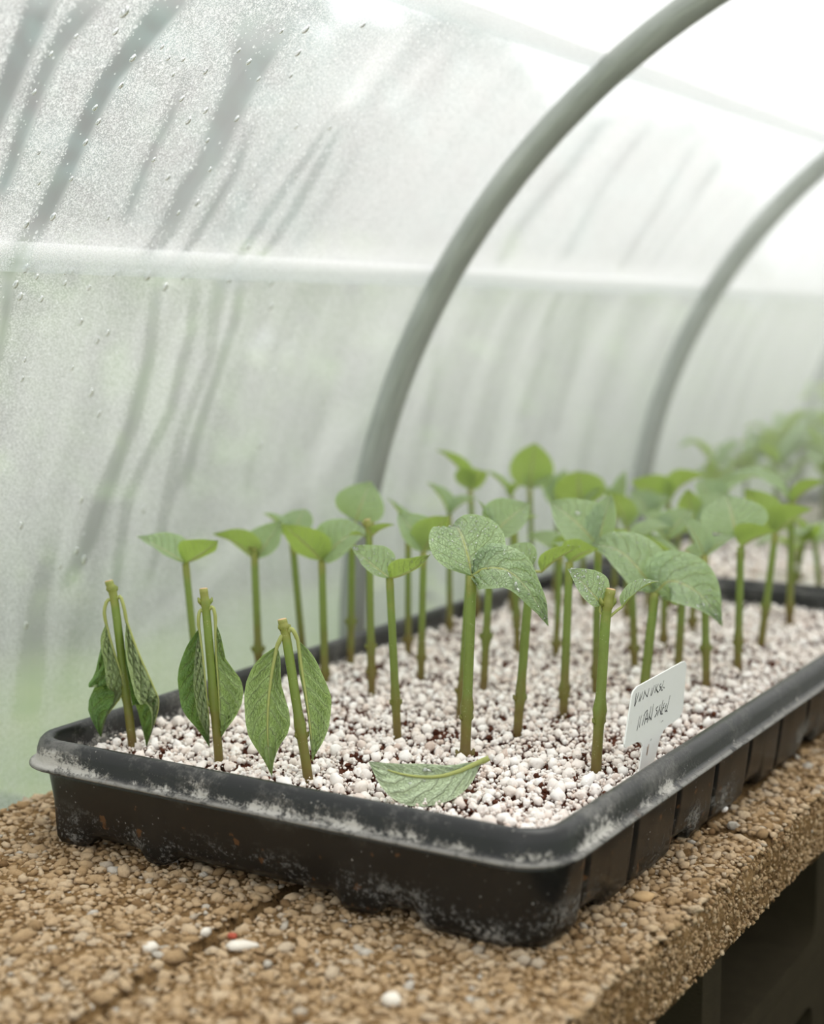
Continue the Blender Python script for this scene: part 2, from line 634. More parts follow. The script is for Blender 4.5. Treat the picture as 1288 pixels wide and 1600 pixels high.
M_RUST = mat_plain('brownish_smear', srgb(196, 176, 162), 0.6, 0.3, None, 0, 0.1)
M_BLOCK = mat_plain('grey_concrete', srgb(66, 59, 45), 0.95, 0.1, 500, 0.8, 0.25)
M_GROUND = mat_plain('dark_bare_earth', srgb(44, 38, 28), 0.95, 0.1, 60, 0.8, 0.3)
M_GRASS = mat_grass()
M_BARK = mat_plain('tree_bark', srgb(92, 78, 62), 0.9, 0.2, 60, 0.7, 0.3)
M_TREE = mat_plain('hazed_tree_foliage', srgb(120, 158, 156), 0.7, 0.3, None, 0, 0.4, 0.25)  # blue-green because distant haze is put into the leaf colour
M_WEED = mat_plain('weed_foliage', srgb(104, 134, 70), 0.7, 0.3, None, 0, 0.4, 0.3)
M_PEBBLE_W = mat_plain('white_pebble', srgb(226, 218, 206), 0.8, 0.2, 700, 0.4, 0.08)
M_PEBBLE_R = mat_plain('red_pebble', srgb(178, 88, 70), 0.8, 0.2, 700, 0.4, 0.15)

# ================================================================== SETTING
# tunnel profile: upright side, then an arc of radius RH about (HX, HZ)
HX, HZ, RH = 0.1303, 0.0125, 0.5324
RF = RH + 0.0125                       # film lies on the outside of the pipes
GROUND_Z = -0.62
S_ARC = HZ - GROUND_Z                  # arc length at which the arc starts


def prof(s, R=RF):
    """arc length -> x, z, inward normal x, z"""
    if s <= S_ARC:
        return HX - R, GROUND_Z + s, 1.0, 0.0
    t = (s - S_ARC) / R
    if t <= math.pi:
        return HX - R * math.cos(t), HZ + R * math.sin(t), math.cos(t), -math.sin(t)
    return HX + R, HZ - (s - S_ARC - math.pi * R), -1.0, 0.0


def film_hit(px, py):
    d = ray(px, py)
    o = CAM - np.array([HX, 0, HZ])
    a = d[0] ** 2 + d[2] ** 2
    b = o[0] * d[0] + o[2] * d[2]
    c = o[0] ** 2 + o[2] ** 2 - RF ** 2
    t = (-b + math.sqrt(b * b - a * c)) / a
    p = CAM + t * d
    if p[2] < HZ:
        t = ((HX - RF) - CAM[0]) / d[0]
        p = CAM + t * d
        return p[2] - GROUND_Z, p[1], t
    th = math.atan2(p[2] - HZ, HX - p[0])
    return S_ARC + th * RF, p[1], t


S_TOT = 2 * S_ARC + math.pi * RF
S_C1 = film_hit(630, 437)[0]           # lower lap line
S_C2 = film_hit(880, 80)[0]            # upper lap line

# streaks where run-off has wiped the mist off the film: (polyline in the photograph -> film coordinates), widths
STREAKS = [
    (1.0, [(70, -30, 60), (40, 50, 46), (5, 140, 40), (-25, 220, 30)]),
    (.95, [(150, -20, 50), (78, 80, 34), (45, 160, 30), (15, 250, 24), (-8, 310, 20)]),
    (1.0, [(275, -20, 62), (218, 55, 46), (165, 120, 40), (130, 190, 34), (95, 270, 34), (60, 340, 34), (30, 385, 36), (12, 430, 30)]),
    (.75, [(410, 40, 95), (372, 130, 56), (342, 200, 48), (325, 245, 42), (290, 290, 36), (255, 360, 32), (222, 408, 30)]),
    (.8, [(390, 195, 14), (362, 270, 16), (330, 320, 17), (300, 370, 15), (272, 412, 13)]),
    (.8, [(280, 130, 14), (262, 180, 17), (235, 230, 17), (210, 290, 17), (188, 345, 14)]),
    (.5, [(460, 190, 9), (400, 280, 11), (360, 350, 13), (335, 398, 12)]),
    (.75, [(508, 195, 9), (480, 240, 13), (430, 310, 15), (390, 370, 15), (358, 420, 13)]),
    (.75, [(525, 205, 10), (490, 270, 15), (455, 330, 15), (425, 375, 13), (393, 412, 11)]),
    (.45, [(565, 215, 12), (530, 280, 15), (480, 350, 11), (440, 412, 9)]),
    (.8, [(250, 440, 16), (235, 560, 18), (210, 660, 22), (170, 760, 26), (140, 850, 28), (105, 920, 20)]),
    (.7, [(310, 440, 14), (300, 520, 15), (270, 640, 15), (230, 720, 18), (205, 775, 18), (190, 860, 14), (182, 930, 12)]),
    (.6, [(350, 430, 20), (330, 560, 17), (285, 680, 17), (270, 760, 22), (250, 850, 15), (232, 920, 10)]),
    (.8, [(380, 430, 13), (370, 500, 15), (340, 590, 13), (310, 680, 15), (288, 765, 20)]),
    (.9, [(18, 430, 22), (10, 500, 16), (-4, 580, 14)]),
    (.4, [(398, 690, 14), (388, 775, 12)]),
    (.6, [(85, 850, 24), (60, 960, 30), (50, 1060, 44), (40, 1130, 40)]),
    (.4, [(130, 940, 20), (110, 1040, 24), (90, 1110, 24)]),
    (.5, [(955, 175, 16), (890, 260, 18), (810, 355, 14), (775, 420, 12)]),
    (.45, [(1015, 195, 14), (935, 300, 14), (880, 405, 12)]),
    (.45, [(1085, 225, 14), (1030, 320, 14), (965, 425, 12)]),
    (.4, [(1130, 240, 18), (1075, 330, 12), (1010, 430, 10)]),
    (.35, [(870, 470, 12), (850, 560, 14), (815, 660, 12)]),
    (.3, [(920, 480, 12), (895, 580, 12), (868, 680, 12)]),
    (.35, [(690, 520, 14), (680, 620, 14), (665, 700, 14)]),
    (-.5, [(615, 45, 10), (565, 115, 12), (525, 175, 12)]),
    (-.5, [(655, 25, 9), (600, 95, 12), (540, 172, 12)]),
    (-.4, [(690, 70, 9), (640, 130, 12), (600, 175, 10)]),
    (-.35, [(185, 590, 9), (172, 700, 10), (150, 780, 9)]),
    (-.35, [(150, 690, 9), (125, 780, 10), (100, 880, 10)]),
    (-.3, [(560, 640, 60), (470, 760, 50), (330, 900, 50), (220, 1000, 60)]),
]


def streak_segments():
    segs = []
    for k, pts in STREAKS:
        q = []
        for (x, y, w) in pts:
            s, yy, t = film_hit(x, y)
            # width on the film: step sideways along the tunnel
            s2, y2, _ = film_hit(x + w * 0.5, y)
            q.append((s, yy, abs(y2 - yy)))
        q = np.array(q)
        segs.append((k, q))
    return segs


SEGS = streak_segments()


def mist_at(S, Y, base_up=0.80, base_low=0.70):
    """S, Y arrays -> mist amount 0..1"""
    up = 1 / (1 + np.exp(-(S - S_C1) / 0.004))
    fade = np.clip((Y - 0.15) / 0.9, 0, 1)
    near = np.clip((0.36 - Y) / 0.22, 0, 1)
    m = base_low * (1 - up) + (base_up - 0.16 * near) * up
    m = m + 0.10 * fade
    for k, q in SEGS:
        lo, hi = q[:, 0].min(), q[:, 0].max()
        o = np.argsort(q[:, 0])
        yc = np.interp(S, q[o, 0], q[o, 1])
        w = np.interp(S, q[o, 0], q[o, 2])
        end = np.clip((S - lo) / 0.012 + 0.3, 0, 1) * np.clip((hi - S) / 0.03 + 0.4, 0, 1)
        end = np.where((S < lo - 0.004) | (S > hi + 0.012), 0, end)
        edge = 0.0009 if k > 0.55 and q[:, 1].mean() < 0.5 else 0.004
        d = (np.abs(Y - yc) - w) / edge
        g = 1 / (1 + np.exp(np.clip(d, -30, 30))) * end
        m = m - 0.34 * k * g
    # wet, thicker line of mist just above each lap, darker just under it
    for sc in (S_C1, S_C2):
        m = m + 0.18 * np.exp(-((S - sc - 0.012) / 0.014) ** 2) * (S > sc)
        m = m - 0.10 * np.exp(-((sc - S) / 0.03) ** 2) * (S <= sc)
    return m


def noise_grid(S, Y, fs, fy, oct_=3, seed=0.0):
    out = np.empty(S.shape)
    it = np.nditer([S, Y, out], op_flags=[['readonly'], ['readonly'], ['writeonly']])
    for a, b, c in it:
        c[...] = mnoise.fractal(Vector((float(a) * fs, float(b) * fy, seed)), 0.9, 2.0, oct_)
    return out


def film_sheet(name, s0, s1, y_list, ds, offset, parent, dense=True, seed=0.0):
    ns = max(2, int((s1 - s0) / ds) + 1)
    Sv = np.linspace(s0, s1, ns)
    Yv = np.asarray(y_list)
    S, Y = np.meshgrid(Sv, Yv, indexing='ij')
    P = np.array([prof(s) for s in Sv])
    sag = noise_grid(S[::4, ::4], Y[::4, ::4], 5.0, 3.0, 2, seed) if dense else noise_grid(S, Y, 5, 3, 2, seed)
    if dense:
        ia = np.clip(np.arange(len(Sv)) / 4, 0, sag.shape[0] - 1); ja = np.clip(np.arange(len(Yv)) / 4, 0, sag.shape[1] - 1)
        i0 = np.floor(ia).astype(int); i1 = np.minimum(i0 + 1, sag.shape[0] - 1); fi = (ia - i0)[:, None]
        j0 = np.floor(ja).astype(int); j1 = np.minimum(j0 + 1, sag.shape[1] - 1); fj = (ja - j0)[None, :]
        sag = (sag[i0][:, j0] * (1 - fi) * (1 - fj) + sag[i1][:, j0] * fi * (1 - fj) + sag[i0][:, j1] * (1 - fi) * fj + sag[i1][:, j1] * fi * fj)
    off = offset - 0.0015 + 0.0015 * sag
    # slack lower hem that rolls inwards a little
    hem = 0.004 * np.exp(-((S - s0) / 0.008) ** 2)
    X = P[:, 0][:, None] + P[:, 2][:, None] * (off + hem)
    Z = P[:, 1][:, None] + P[:, 3][:, None] * (off + hem)
    V = np.stack([X, Y, Z], -1).reshape(-1, 3)
    ny = len(Yv)
    I = np.arange(ns - 1)[:, None] * ny + np.arange(ny - 1)[None, :]
    Fq = np.stack([I, I + 1, I + ny + 1, I + ny], -1).reshape(-1, 4)
    me = mesh_from(name, V, Fq)
    m = mist_at(S, Y)
    streaky = noise_grid(S[::2, ::2] if dense else S, Y[::2, ::2] if dense else Y, 3.0, 26.0, 3, seed + 9)
    if dense:
        streaky = np.repeat(np.repeat(streaky, 2, 0), 2, 1)[:S.shape[0], :S.shape[1]]
    m = np.clip(m + np.where(S < S_C1, 0.12, 0.06) * streaky, 0.08, 0.97)
    fattr(me, 'mist', m.ravel())
    return obj(name, me, M_FILM, parent)


def yspace():
    ys, y = [], -0.30
    while y < 2.4:
        ys.append(y)
        y += 0.0026 * max(0.8, (y + 0.55) / 0.65)
    return np.array(ys + list(np.arange(2.45, 4.6, 0.1)))


wall_left = empty('wall_left'); tag(wall_left, kind='structure')
YS = np.concatenate([np.arange(-1.4, -0.30, 0.1), yspace()])
film_low = film_sheet('film_sheet', S_ARC - 0.08, S_C1 + 0.012, YS, 0.003, 0.0, wall_left, True, 1.0)
film_base = film_sheet('film_sheet', 0.0, S_ARC - 0.08, np.arange(-1.4, 4.6, 0.1), 0.05, 0.0, wall_left, False, 1.0)
film_mid = film_sheet('film_sheet', S_C1 - 0.002, S_C2 + 0.012, YS, 0.003, 0.003, wall_left, True, 2.0)
ceiling = empty('ceiling'); tag(ceiling, kind='structure')
film_top = film_sheet('film_sheet', S_C2 - 0.002, S_ARC + RF * 1.35, YS, 0.004, 0.003, ceiling, True, 3.0)
film_roof = film_sheet('film_sheet', S_ARC + RF * 1.35 - 0.01, S_ARC + RF * 2.5, np.arange(-1.4, 4.6, 0.1), 0.04, 0.0, ceiling, False, 4.0)
wall_right = empty('wall_right'); tag(wall_right, kind='structure')
film_right = film_sheet('film_sheet', S_ARC + RF * 2.5 - 0.01, S_TOT, np.arange(-1.4, 4.6, 0.1), 0.05, 0.0, wall_right, False, 5.0)
# end wall of the tunnel, far beyond the frame's right side
wall_far = empty('wall_far'); tag(wall_far, kind='structure')
ev = [(prof(s)[0], 4.5, prof(s)[1]) for s in np.linspace(0, S_TOT, 60)]
me = mesh_from('film_sheet', ev, [tuple(range(60))])
fattr(me, 'mist', np.full(60, 0.8))
obj('film_sheet', me, M_FILM, wall_far)

# plank skirting, unseen, added to keep the space under the bench dark
base_r = empty('light_block_right', (HX + RF, 1.5, GROUND_Z)); tag(base_r, kind='structure')
for k in range(3):
    bm = bmesh.new()
    box_bm(bm, HX + RF - .034, HX + RF - .014, -1.4, 4.5, GROUND_Z + .002 + k * .172, GROUND_Z + .170 + k * .172, .003)
    obj('shade_plank', bm_mesh('shade_plank', bm, False), M_BARK, base_r)

# hoops
HOOP_LABELS = {
    0.465: 'galvanised pipe hoop nearest the viewer, arching up from behind the black seed tray',
    1.039: 'second galvanised pipe hoop from the viewer, rising behind the back row of cuttings',
    1.634: 'third pipe hoop, faint and blurred, rising behind the far plants',
    2.21: 'fourth pipe hoop, hidden far beyond the blurred plants',
}
for yh, lab in HOOP_LABELS.items():
    s_list = list(np.linspace(0, S_ARC, 6)) + list(np.linspace(S_ARC + 0.03, S_ARC + math.pi * RH, 72)) + \
        list(np.linspace(S_ARC + math.pi * RH + 0.03, 2 * S_ARC + math.pi * RH, 6))
    pts = []
    for s in s_list:
        x, z, _, _ = prof(s, RH)
        pts.append((x, yh, z))
    V, Fs = tube(pts, [0.0108] * len(pts), 18)
    o = obj('tunnel_hoop', mesh_from('tunnel_hoop', V, Fs), M_PIPE)
    tag(o, lab, 'hoop', 'pipe hoops of the tunnel')

# ground inside and grass outside
floor = obj('floor', mesh_from('floor', [(HX - RF, -1.5, GROUND_Z), (HX + RF, -1.5, GROUND_Z), (HX + RF, 4.6, GROUND_Z), (HX - RF, 4.6, GROUND_Z)], [(0, 1, 2, 3)]), M_GROUND)
tag(floor, kind='structure')
gv, gf = [], []
GN = 40
for i in range(GN + 1):
    for j in range(GN + 1):
        x = -40 + 80 * i / GN; y = -40 + 80 * j / GN
        gv.append((x, y, GROUND_Z - 0.05 + 0.25 * mnoise.noise(Vector((x * .12, y * .12, 3))) * min(1, abs(x + .4) / 6)))
for i in range(GN):
    for j in range(GN):
        a = i * (GN + 1) + j
        gf.append((a, a + GN + 1, a + GN + 2, a + 1))
ground = obj('ground', mesh_from('ground', gv, gf), M_GRASS)
tag(ground, kind='structure')


def leafy_cloud(n, center, radii, size, seed):
    r = np.random.default_rng(seed)
    V, Fs = [], []
    for k in range(n):
        d = r.normal(size=3); d /= np.linalg.norm(d)
        p = np.array(center) + d * np.array(radii) * (r.random() ** 0.35) * (1 + 0.22 * mnoise.noise(Vector(d * 2.2) + Vector((seed, 0, 0))))
        a = r.normal(size=3); a /= np.linalg.norm(a)
        b = np.cross(a, r.normal(size=3)); b /= np.linalg.norm(b)
        s = size * (0.6 + 0.8 * r.random())
        o = len(V)
        V += [p - a * s, p + b * s * .45 + a * s * .1, p + a * s, p - b * s * .45 + a * s * .1]
        Fs.append((o, o + 1, o + 2, o + 3))
    return V, Fs


TREES = [(-6.1, 6.2, 2.2, 1.55, 'broad green tree at the far left seen hazily through the film'),
         (-5.4, 8.9, 1.7, 1.15, 'lower rounded tree seen hazily through the film beside the broad one'),
         (-7.6, 3.4, 2.6, 1.7, 'tall leafy tree outside at the left edge of the view'),
         (-5.6, 13.0, 1.6, 1.2, 'farther rounded tree seen as a haze behind the tunnel film')]
for i, (x, y, h, r, lab) in enumerate(TREES):
    t = empty('tree', (x, y, GROUND_Z)); tag(t, lab, 'tree', 'trees outside the tunnel')
    V, Fs = leafy_cloud(5200, (x, y, GROUND_Z + h), (r, r, h * .72), 0.15, 50 + i)
    c = obj('crown', mesh_from('crown', V, Fs), M_TREE, t); c['kind'] = 'stuff'
    V, Fs = tube([(x, y, GROUND_Z - .1), (x + .05, y, GROUND_Z + h * .4), (x, y + .05, GROUND_Z + h)], [.16, .12, .07], 10)
    obj('trunk', mesh_from('trunk', V, Fs), M_BARK, t)
HV, HF = [], []
for i in range(44):
    yy = -2.2 + i * 0.62
    v, f = leafy_cloud(230, (-3.1, yy, GROUND_Z + .54), (.42, .5, .62), 0.11, 400 + i)
    HV.append((v, f))
V, Fs = join(HV)
hedge = obj('hedge', mesh_from('hedge', V, Fs), M_WEED)
tag(hedge, 'long low green hedge running outside behind the tunnel film', 'hedge', None, 'stuff')
WEEDS = [(-.66, .02, .20, 'nearest'), (-.72, .42, .20, 'second'), (-.66, .80, .18, 'third'), (-.75, 1.2, .24, 'fourth'), (-.72, 1.75, .24, 'farthest'), (-1.45, .25, .30, 'outermost')]
for i, (x, y, r, w) in enumerate(WEEDS):
    t = empty('weed_clump', (x, y, GROUND_Z))
    tag(t, w + ' clump of green weeds outside, a soft smudge through the tunnel film', 'weeds', 'weed clumps outside the film')
    V, Fs = leafy_cloud(260, (x, y, GROUND_Z + r * 1.15), (r * .75, r * .75, r * 1.2), 0.06, 90 + i)
    obj('foliage', mesh_from('foliage', V, Fs), M_WEED, t)['kind'] = 'stuff'

# ------------------------------------------------------------------ water on the film
def film_frame(s, y, inset=0.0035):
    x, z, nx, nz = prof(s)
    n = np.array([nx, 0, nz])
    d = np.array([-nz, 0, nx]) if True else None      # along increasing s
    if s <= S_ARC: d = np.array([0, 0, 1.0])
    else:
        th = (s - S_ARC) / RF
        d = np.array([math.sin(th), 0, math.cos(th)])
    return np.array([x, y, z]) + n * inset, n, -d     # point, inward normal, downhill


def dome(seg, rings):
    V, Fs = [], []
    for i in range(rings):
        ph = (math.pi / 2) * i / rings
        for k in range(seg):
            t = 2 * math.pi * k / seg
            V.append((math.cos(ph) * math.cos(t), math.cos(ph) * math.sin(t), math.sin(ph)))
    V.append((0, 0, 1))
    top = len(V) - 1
    for i in range(rings - 1):
        for k in range(seg):
            k2 = (k + 1) % seg
            Fs += [(i * seg + k, i * seg + k2, (i + 1) * seg + k2), (i * seg + k, (i + 1) * seg + k2, (i + 1) * seg + k)]
    for k in range(seg):
        Fs.append(((rings - 1) * seg + k, (rings - 1) * seg + (k + 1) % seg, top))
    V.append((0, 0, -0.02)); b = len(V) - 1
    for k in range(seg):
        Fs.append((k, b, (k + 1) % seg))
    return np.array(V), np.array(Fs)


def film_inset(s):
    return 0.0022 if s < S_C1 else 0.0045


DOME_BIG = dome(14, 5)
BIG_DROPS = [(186, 10, 9), (172, 40, 6), (470, 37, 7), (458, 74, 6), (381, 88, 5), (313, 103, 5), (276, 146, 5), (286, 181, 6), (254, 270, 5),
             (199, 82, 6), (181, 125, 5), (181, 124, 4), (140, 160, 5), (145, 182, 5), (125, 215, 5), (103, 272, 4), (74, 332, 6), (32, 344, 6),
             (245, 64, 4), (255, 82, 4), (278, 84, 4), (262, 108, 4), (52, 230, 4), (45, 135, 4), (71, 75, 4), (110, 47, 4), (232, 242, 4),
             (313, 165, 5), (316, 212, 4), (362, 178, 5), (320, 258, 4), (365, 70, 4), (396, 115, 4), (432, 40, 4), (447, 110, 4), (560, 30, 5),
             (300, 310, 5), (270, 326, 4), (36, 417, 7), (20, 442, 6), (27, 461, 6), (60, 465, 5), (174, 424, 6), (227, 428, 8), (254, 446, 6), (212, 424, 5),
             (282, 429, 6), (354, 435, 5), (98, 422, 5), (108, 421, 5), (135, 447, 4), (97, 440, 4), (53, 430, 4), (164, 518, 5), (148, 530, 5),
             (108, 573, 4), (138, 612, 6), (150, 645, 5), (122, 500, 5), (34, 560, 4), (30, 590, 4), (420, 440, 5), (419, 477, 5), (500, 625, 4), (122, 780, 5),
             (115, 860, 5), (127, 874, 6), (90, 884, 4), (28, 820, 5), (36, 977, 5), (220, 795, 4), (402, 695, 5), (455, 190, 4), (508, 192, 4),
             (455, 268, 3), (380, 380, 4), (160, 334, 4), (52, 278, 4)]
for (px, py, r) in BIG_DROPS:
    s, y, t = film_hit(px, py)
    rad = r * 0.88 * t / F_PX
    p, n, d = film_frame(s, y, film_inset(s))
    side = np.cross(d, n)
    V = DOME_BIG[0].copy()
    V[:, 0] *= (1 + 0.25 * np.clip(-V[:, 0], 0, 1))
    W = p + rad * (V[:, 0:1] * d * 1.35 + V[:, 1:2] * side + V[:, 2:3] * n * 0.55)
    pw = film_mid if S_C1 < s < S_C2 else (film_low if s <= S_C1 else film_top)
    obj('water_drop', mesh_from('water_drop', W, DOME_BIG[1]), M_WATER, pw)

D_S = dome(7, 2)
D_T = dome(6, 2)
D_T = (D_T[0], D_T[1][:-6])
for sheet, (sa, sb), count in ((film_low, (S_ARC + 0.05, S_C1), 5200), (film_mid, (S_C1, S_C2), 30000), (film_top, (S_C2, S_C2 + 0.10), 1200)):
    N = count * 3
    S = sa + (sb - sa) * rng.random(N)
    Y = -0.12 + 0.62 * rng.random(N) ** 1.4
    mm = mist_at(S, Y)
    dens = np.clip((mm - np.where(S > S_C1, 0.40, 0.5)) * 5, 0.015, 1) * np.clip(1.25 - (Y + 0.05) / 0.34, 0.03, 1)
    if sheet is film_low: dens = dens * 0.55 * np.clip(1.1 - (S_C1 - S) / 0.22, 0.12, 1) + 0.01
    keep = np.where(rng.random(N) < dens)[0][:count]
    S, Y = S[keep], Y[keep]
    n = len(S)
    size = np.where(rng.random(n) < 0.9, 0.00028 + 0.00018 * rng.random(n), 0.0005 + 0.0005 * rng.random(n))
    pos = np.empty((n, 3)); R = np.empty((n, 3, 3))
    for i in range(n):
        p, nn, d = film_frame(S[i], Y[i], film_inset(S[i]))
        pos[i] = p
        R[i] = np.stack([d, np.cross(d, nn) * -1, nn], 1)
    det = np.linalg.det(R)
    R[det < 0, :, 1] *= -1
    sc = np.stack([size * (1.05 + 0.35 * rng.random(n)), size, size * 0.6], 1)
    o = scatter('condensation', [D_T], pos, sc, R, rng.random(n), M_BEADS, sheet)
    o['kind'] = 'stuff'

# ================================================================== BENCH: slabs on hollow blocks
SLAB_T = 0.036


def paving_slab(corners, label, seed, top_area, n_try, side_edge=None, z_top=0.0, size_lo=0.0016, size_hi=0.0042):
    """corners: four (x, y) in order; body is a displaced box, aggregate stones bedded in the top"""
    c = np.array(corners, float)
    ctr = c.mean(0)
    root = empty('paving_slab', (ctr[0], ctr[1], z_top - SLAB_T))
    tag(root, label, 'paving slab', 'paving slabs of the bench top')
    nx = max(4, int(np.linalg.norm(c[1] - c[0]) / 0.006)); ny = max(4, int(np.linalg.norm(c[3] - c[0]) / 0.006)); nz = 6
    V, idx = [], {}

    def vert(i, j, k):
        key = (i, j, k)
        if key in idx: return idx[key]
        a, b = i / nx, j / ny
        xy = (c[0] * (1 - a) + c[1] * a) * (1 - b) + (c[3] * (1 - a) + c[2] * a) * b
        z = z_top - SLAB_T + SLAB_T * k / nz
        p = np.array([xy[0], xy[1], z])
        ex = min(i, nx - i, j, ny - j) == 0
        nn = mnoise.fractal(Vector(p * 130) + Vector((seed, 0, 0)), 0.8, 2.1, 3)
        if k == nz:
            p[2] += 0.0004 * nn - 0.0012 - (0.0022 if ex else 0.0)
        if ex:
            out = xy - ctr; out = out / np.linalg.norm(out)
            amt = 0.0022 * nn + 0.0012 * mnoise.noise(Vector(p * 40))
            if k == nz: amt -= 0.003
            p[:2] += np.array([np.sign(out[0]) * amt if i in (0, nx) else 0, np.sign(out[1]) * amt if j in (0, ny) else 0])
        if k == 0:
            p[2] += 0.004 * mnoise.noise(Vector(p * 60) + Vector((0, seed, 0))) + 0.003 * nn
        idx[key] = len(V); V.append(p); return idx[key]

    Fs = []
    for i in range(nx):
        for j in range(ny):
            Fs.append((vert(i, j, nz), vert(i + 1, j, nz), vert(i + 1, j + 1, nz), vert(i, j + 1, nz)))
            Fs.append((vert(i, j, 0), vert(i, j + 1, 0), vert(i + 1, j + 1, 0), vert(i + 1, j, 0)))
    for k in range(nz):
        for i in range(nx):
            Fs.append((vert(i, 0, k), vert(i + 1, 0, k), vert(i + 1, 0, k + 1), vert(i, 0, k + 1)))
            Fs.append((vert(i + 1, ny, k), vert(i, ny, k), vert(i, ny, k + 1), vert(i + 1, ny, k + 1)))
        for j in range(ny):
            Fs.append((vert(0, j + 1, k), vert(0, j, k), vert(0, j, k + 1), vert(0, j + 1, k + 1)))
            Fs.append((vert(nx, j, k), vert(nx, j + 1, k), vert(nx, j + 1, k + 1), vert(nx, j, k + 1)))
    obj('slab_body', mesh_from('slab_body', V, Fs), M_SLAB, root)
    r = random.Random(seed)

    def area():
        return r.uniform(top_area[0], top_area[1]), r.uniform(top_area[2], top_area[3])

    def rad(x, y):
        b = (y - c[0][1]) / (c[3][1] - c[0][1])
        if not 0.004 < b < 0.996: return None
        xl, xr = c[0][0] * (1 - b) + c[3][0] * b, c[1][0] * (1 - b) + c[2][0] * b
        if not xl + .0030 < x < xr - (.0006 if xr > 0 else .0030): return None
        return size_lo + (size_hi - size_lo) * r.random() ** 1.9
    P, Rr = pick(n_try, area, rad, 0.72)
    n = len(P)
    ang = rng.random(n) * math.pi * 2
    tilt = rng.normal(0, 0.22, (n, 2))
    Rm = np.zeros((n, 3, 3))
    ca, sa = np.cos(ang), np.sin(ang)
    Rm[:, 0, 0] = ca; Rm[:, 0, 1] = -sa; Rm[:, 1, 0] = sa; Rm[:, 1, 1] = ca; Rm[:, 2, 2] = 1
    Tm = np.zeros((n, 3, 3)); Tm[:, 0, 0] = Tm[:, 1, 1] = Tm[:, 2, 2] = 1
    Tm[:, 2, 0] = tilt[:, 0]; Tm[:, 2, 1] = tilt[:, 1]; Tm[:, 0, 2] = -tilt[:, 0]; Tm[:, 1, 2] = -tilt[:, 1]
    Rm = np.einsum('nij,njk->nik', Tm, Rm)
    sc = np.stack([Rr * (1.1 + 0.5 * rng.random(n)), Rr * (0.75 + 0.25 * rng.random(n)), Rr * (0.50 + 0.30 * rng.random(n))], 1)
    pos = np.stack([P[:, 0], P[:, 1], np.full(n, z_top) - 0.0012 + 0.0007 * rng.normal(size=n)], 1)
    o = scatter('aggregate', [lump(2 if k < 2 else 1, 0.55, seed + k, 1.6) for k in range(6)], pos, sc, Rm, np.clip(rng.normal(0.5, 0.22, n), 0, 1), M_STONE, root)
    o['kind'] = 'stuff'
    if side_edge is not None:
        # aggregate showing in the open side face
        x, y0, y1 = side_edge
        m = int((y1 - y0) * 9000)
        pp = np.stack([np.full(m, x) + 0.0003 * rng.normal(size=m), y0 + (y1 - y0) * rng.random(m), z_top - 0.002 - (SLAB_T - 0.002) * rng.random(m)], 1)
        ss = (0.0006 + 0.0011 * rng.random(m) ** 3)[:, None] * np.array([[0.8, 1.2, 1.0]])
        o2 = scatter('side_aggregate', [lump(1, 0.35, seed + 20 + k, 1.5) for k in range(4)], pp, ss, rot_mats(m), np.clip(rng.normal(0.3, 0.2, m), 0, 1), M_STONE, root)
        o2['kind'] = 'stuff'
    return root


# joint between the two runs of slabs
jx0, jx1 = atz(116, 1600, 0)[0], atz(423, 1407, 0)[0]
jy0, jy1 = atz(116, 1600, 0)[1], atz(423, 1407, 0)[1]
jsl = (jx1 - jx0) / (jy1 - jy0)
jx = lambda y: jx0 + jsl * (y - jy0)
G = 0.0018
slab_a = paving_slab([(-.362, -.34), (jx(-.34) - G, -.34), (jx(.24) - G, .24), (-.362, .24)],
            'tan pebbled slab under the left front of the tray, left of the diagonal joint', 11, (-.36, -.10, -.24, .20), 60000, None, 0.0, .0011, .0040)
slab_b = paving_slab([(jx(-.34) + G, -.34), (.0235, -.34), (.0235, .219), (jx(.219) + G, .219)],
            'tan pebbled slab at the front, under the near right corner of the tray', 12, (-.17, .03, -.24, .219), 70000, (.0236, -.13, .219), 0.0, .0011, .0040)
slab_c = paving_slab([(jx(.224) + G, .2235), (.0225, .2235), (.0225, .83), (jx(.224) + G, .83)],
            'tan pebbled slab beyond the cross joint on the right edge of the bench', 13, (-.012, .028, .222, .83), 9000, (.0226, .2235, .60), 0.0, .0014, .0042)
slab_d = paving_slab([(-.362, .2445), (jx(.24) - G, .2445), (jx(.24) - G, .83), (-.362, .83)],
            'pebbled slab hidden under the back half of the tray', 14, (-.36, -.315, .245, .8), 900, None)
for y0, y1, lab in ((.835, 1.42, 'pebbled bench slab carrying the second tray'), (1.425, 2.1, 'pebbled bench slab carrying the farthest tray')):
    paving_slab([(-.362, y0), (.022, y0), (.022, y1), (-.362, y1)], lab, int(y0 * 100), (-.36, .02, y0, y1), 1500, None, 0.0, .003, .006)

# a few stones that stand out
def pebble(px, py, rx, ry, rz, ang, mat, parent, seed, z=0.0012, name='pebble'):
    p = atz(px, py, z)
    V, Fs = lump(2, 0.3, seed, 1.6)
    V = V * np.array([rx, ry, rz])
    c, s = math.cos(ang), math.sin(ang)
    V = np.stack([V[:, 0] * c - V[:, 1] * s, V[:, 0] * s + V[:, 1] * c, V[:, 2]], 1) + p
    return obj(name, mesh_from(name, V, Fs), mat, parent)


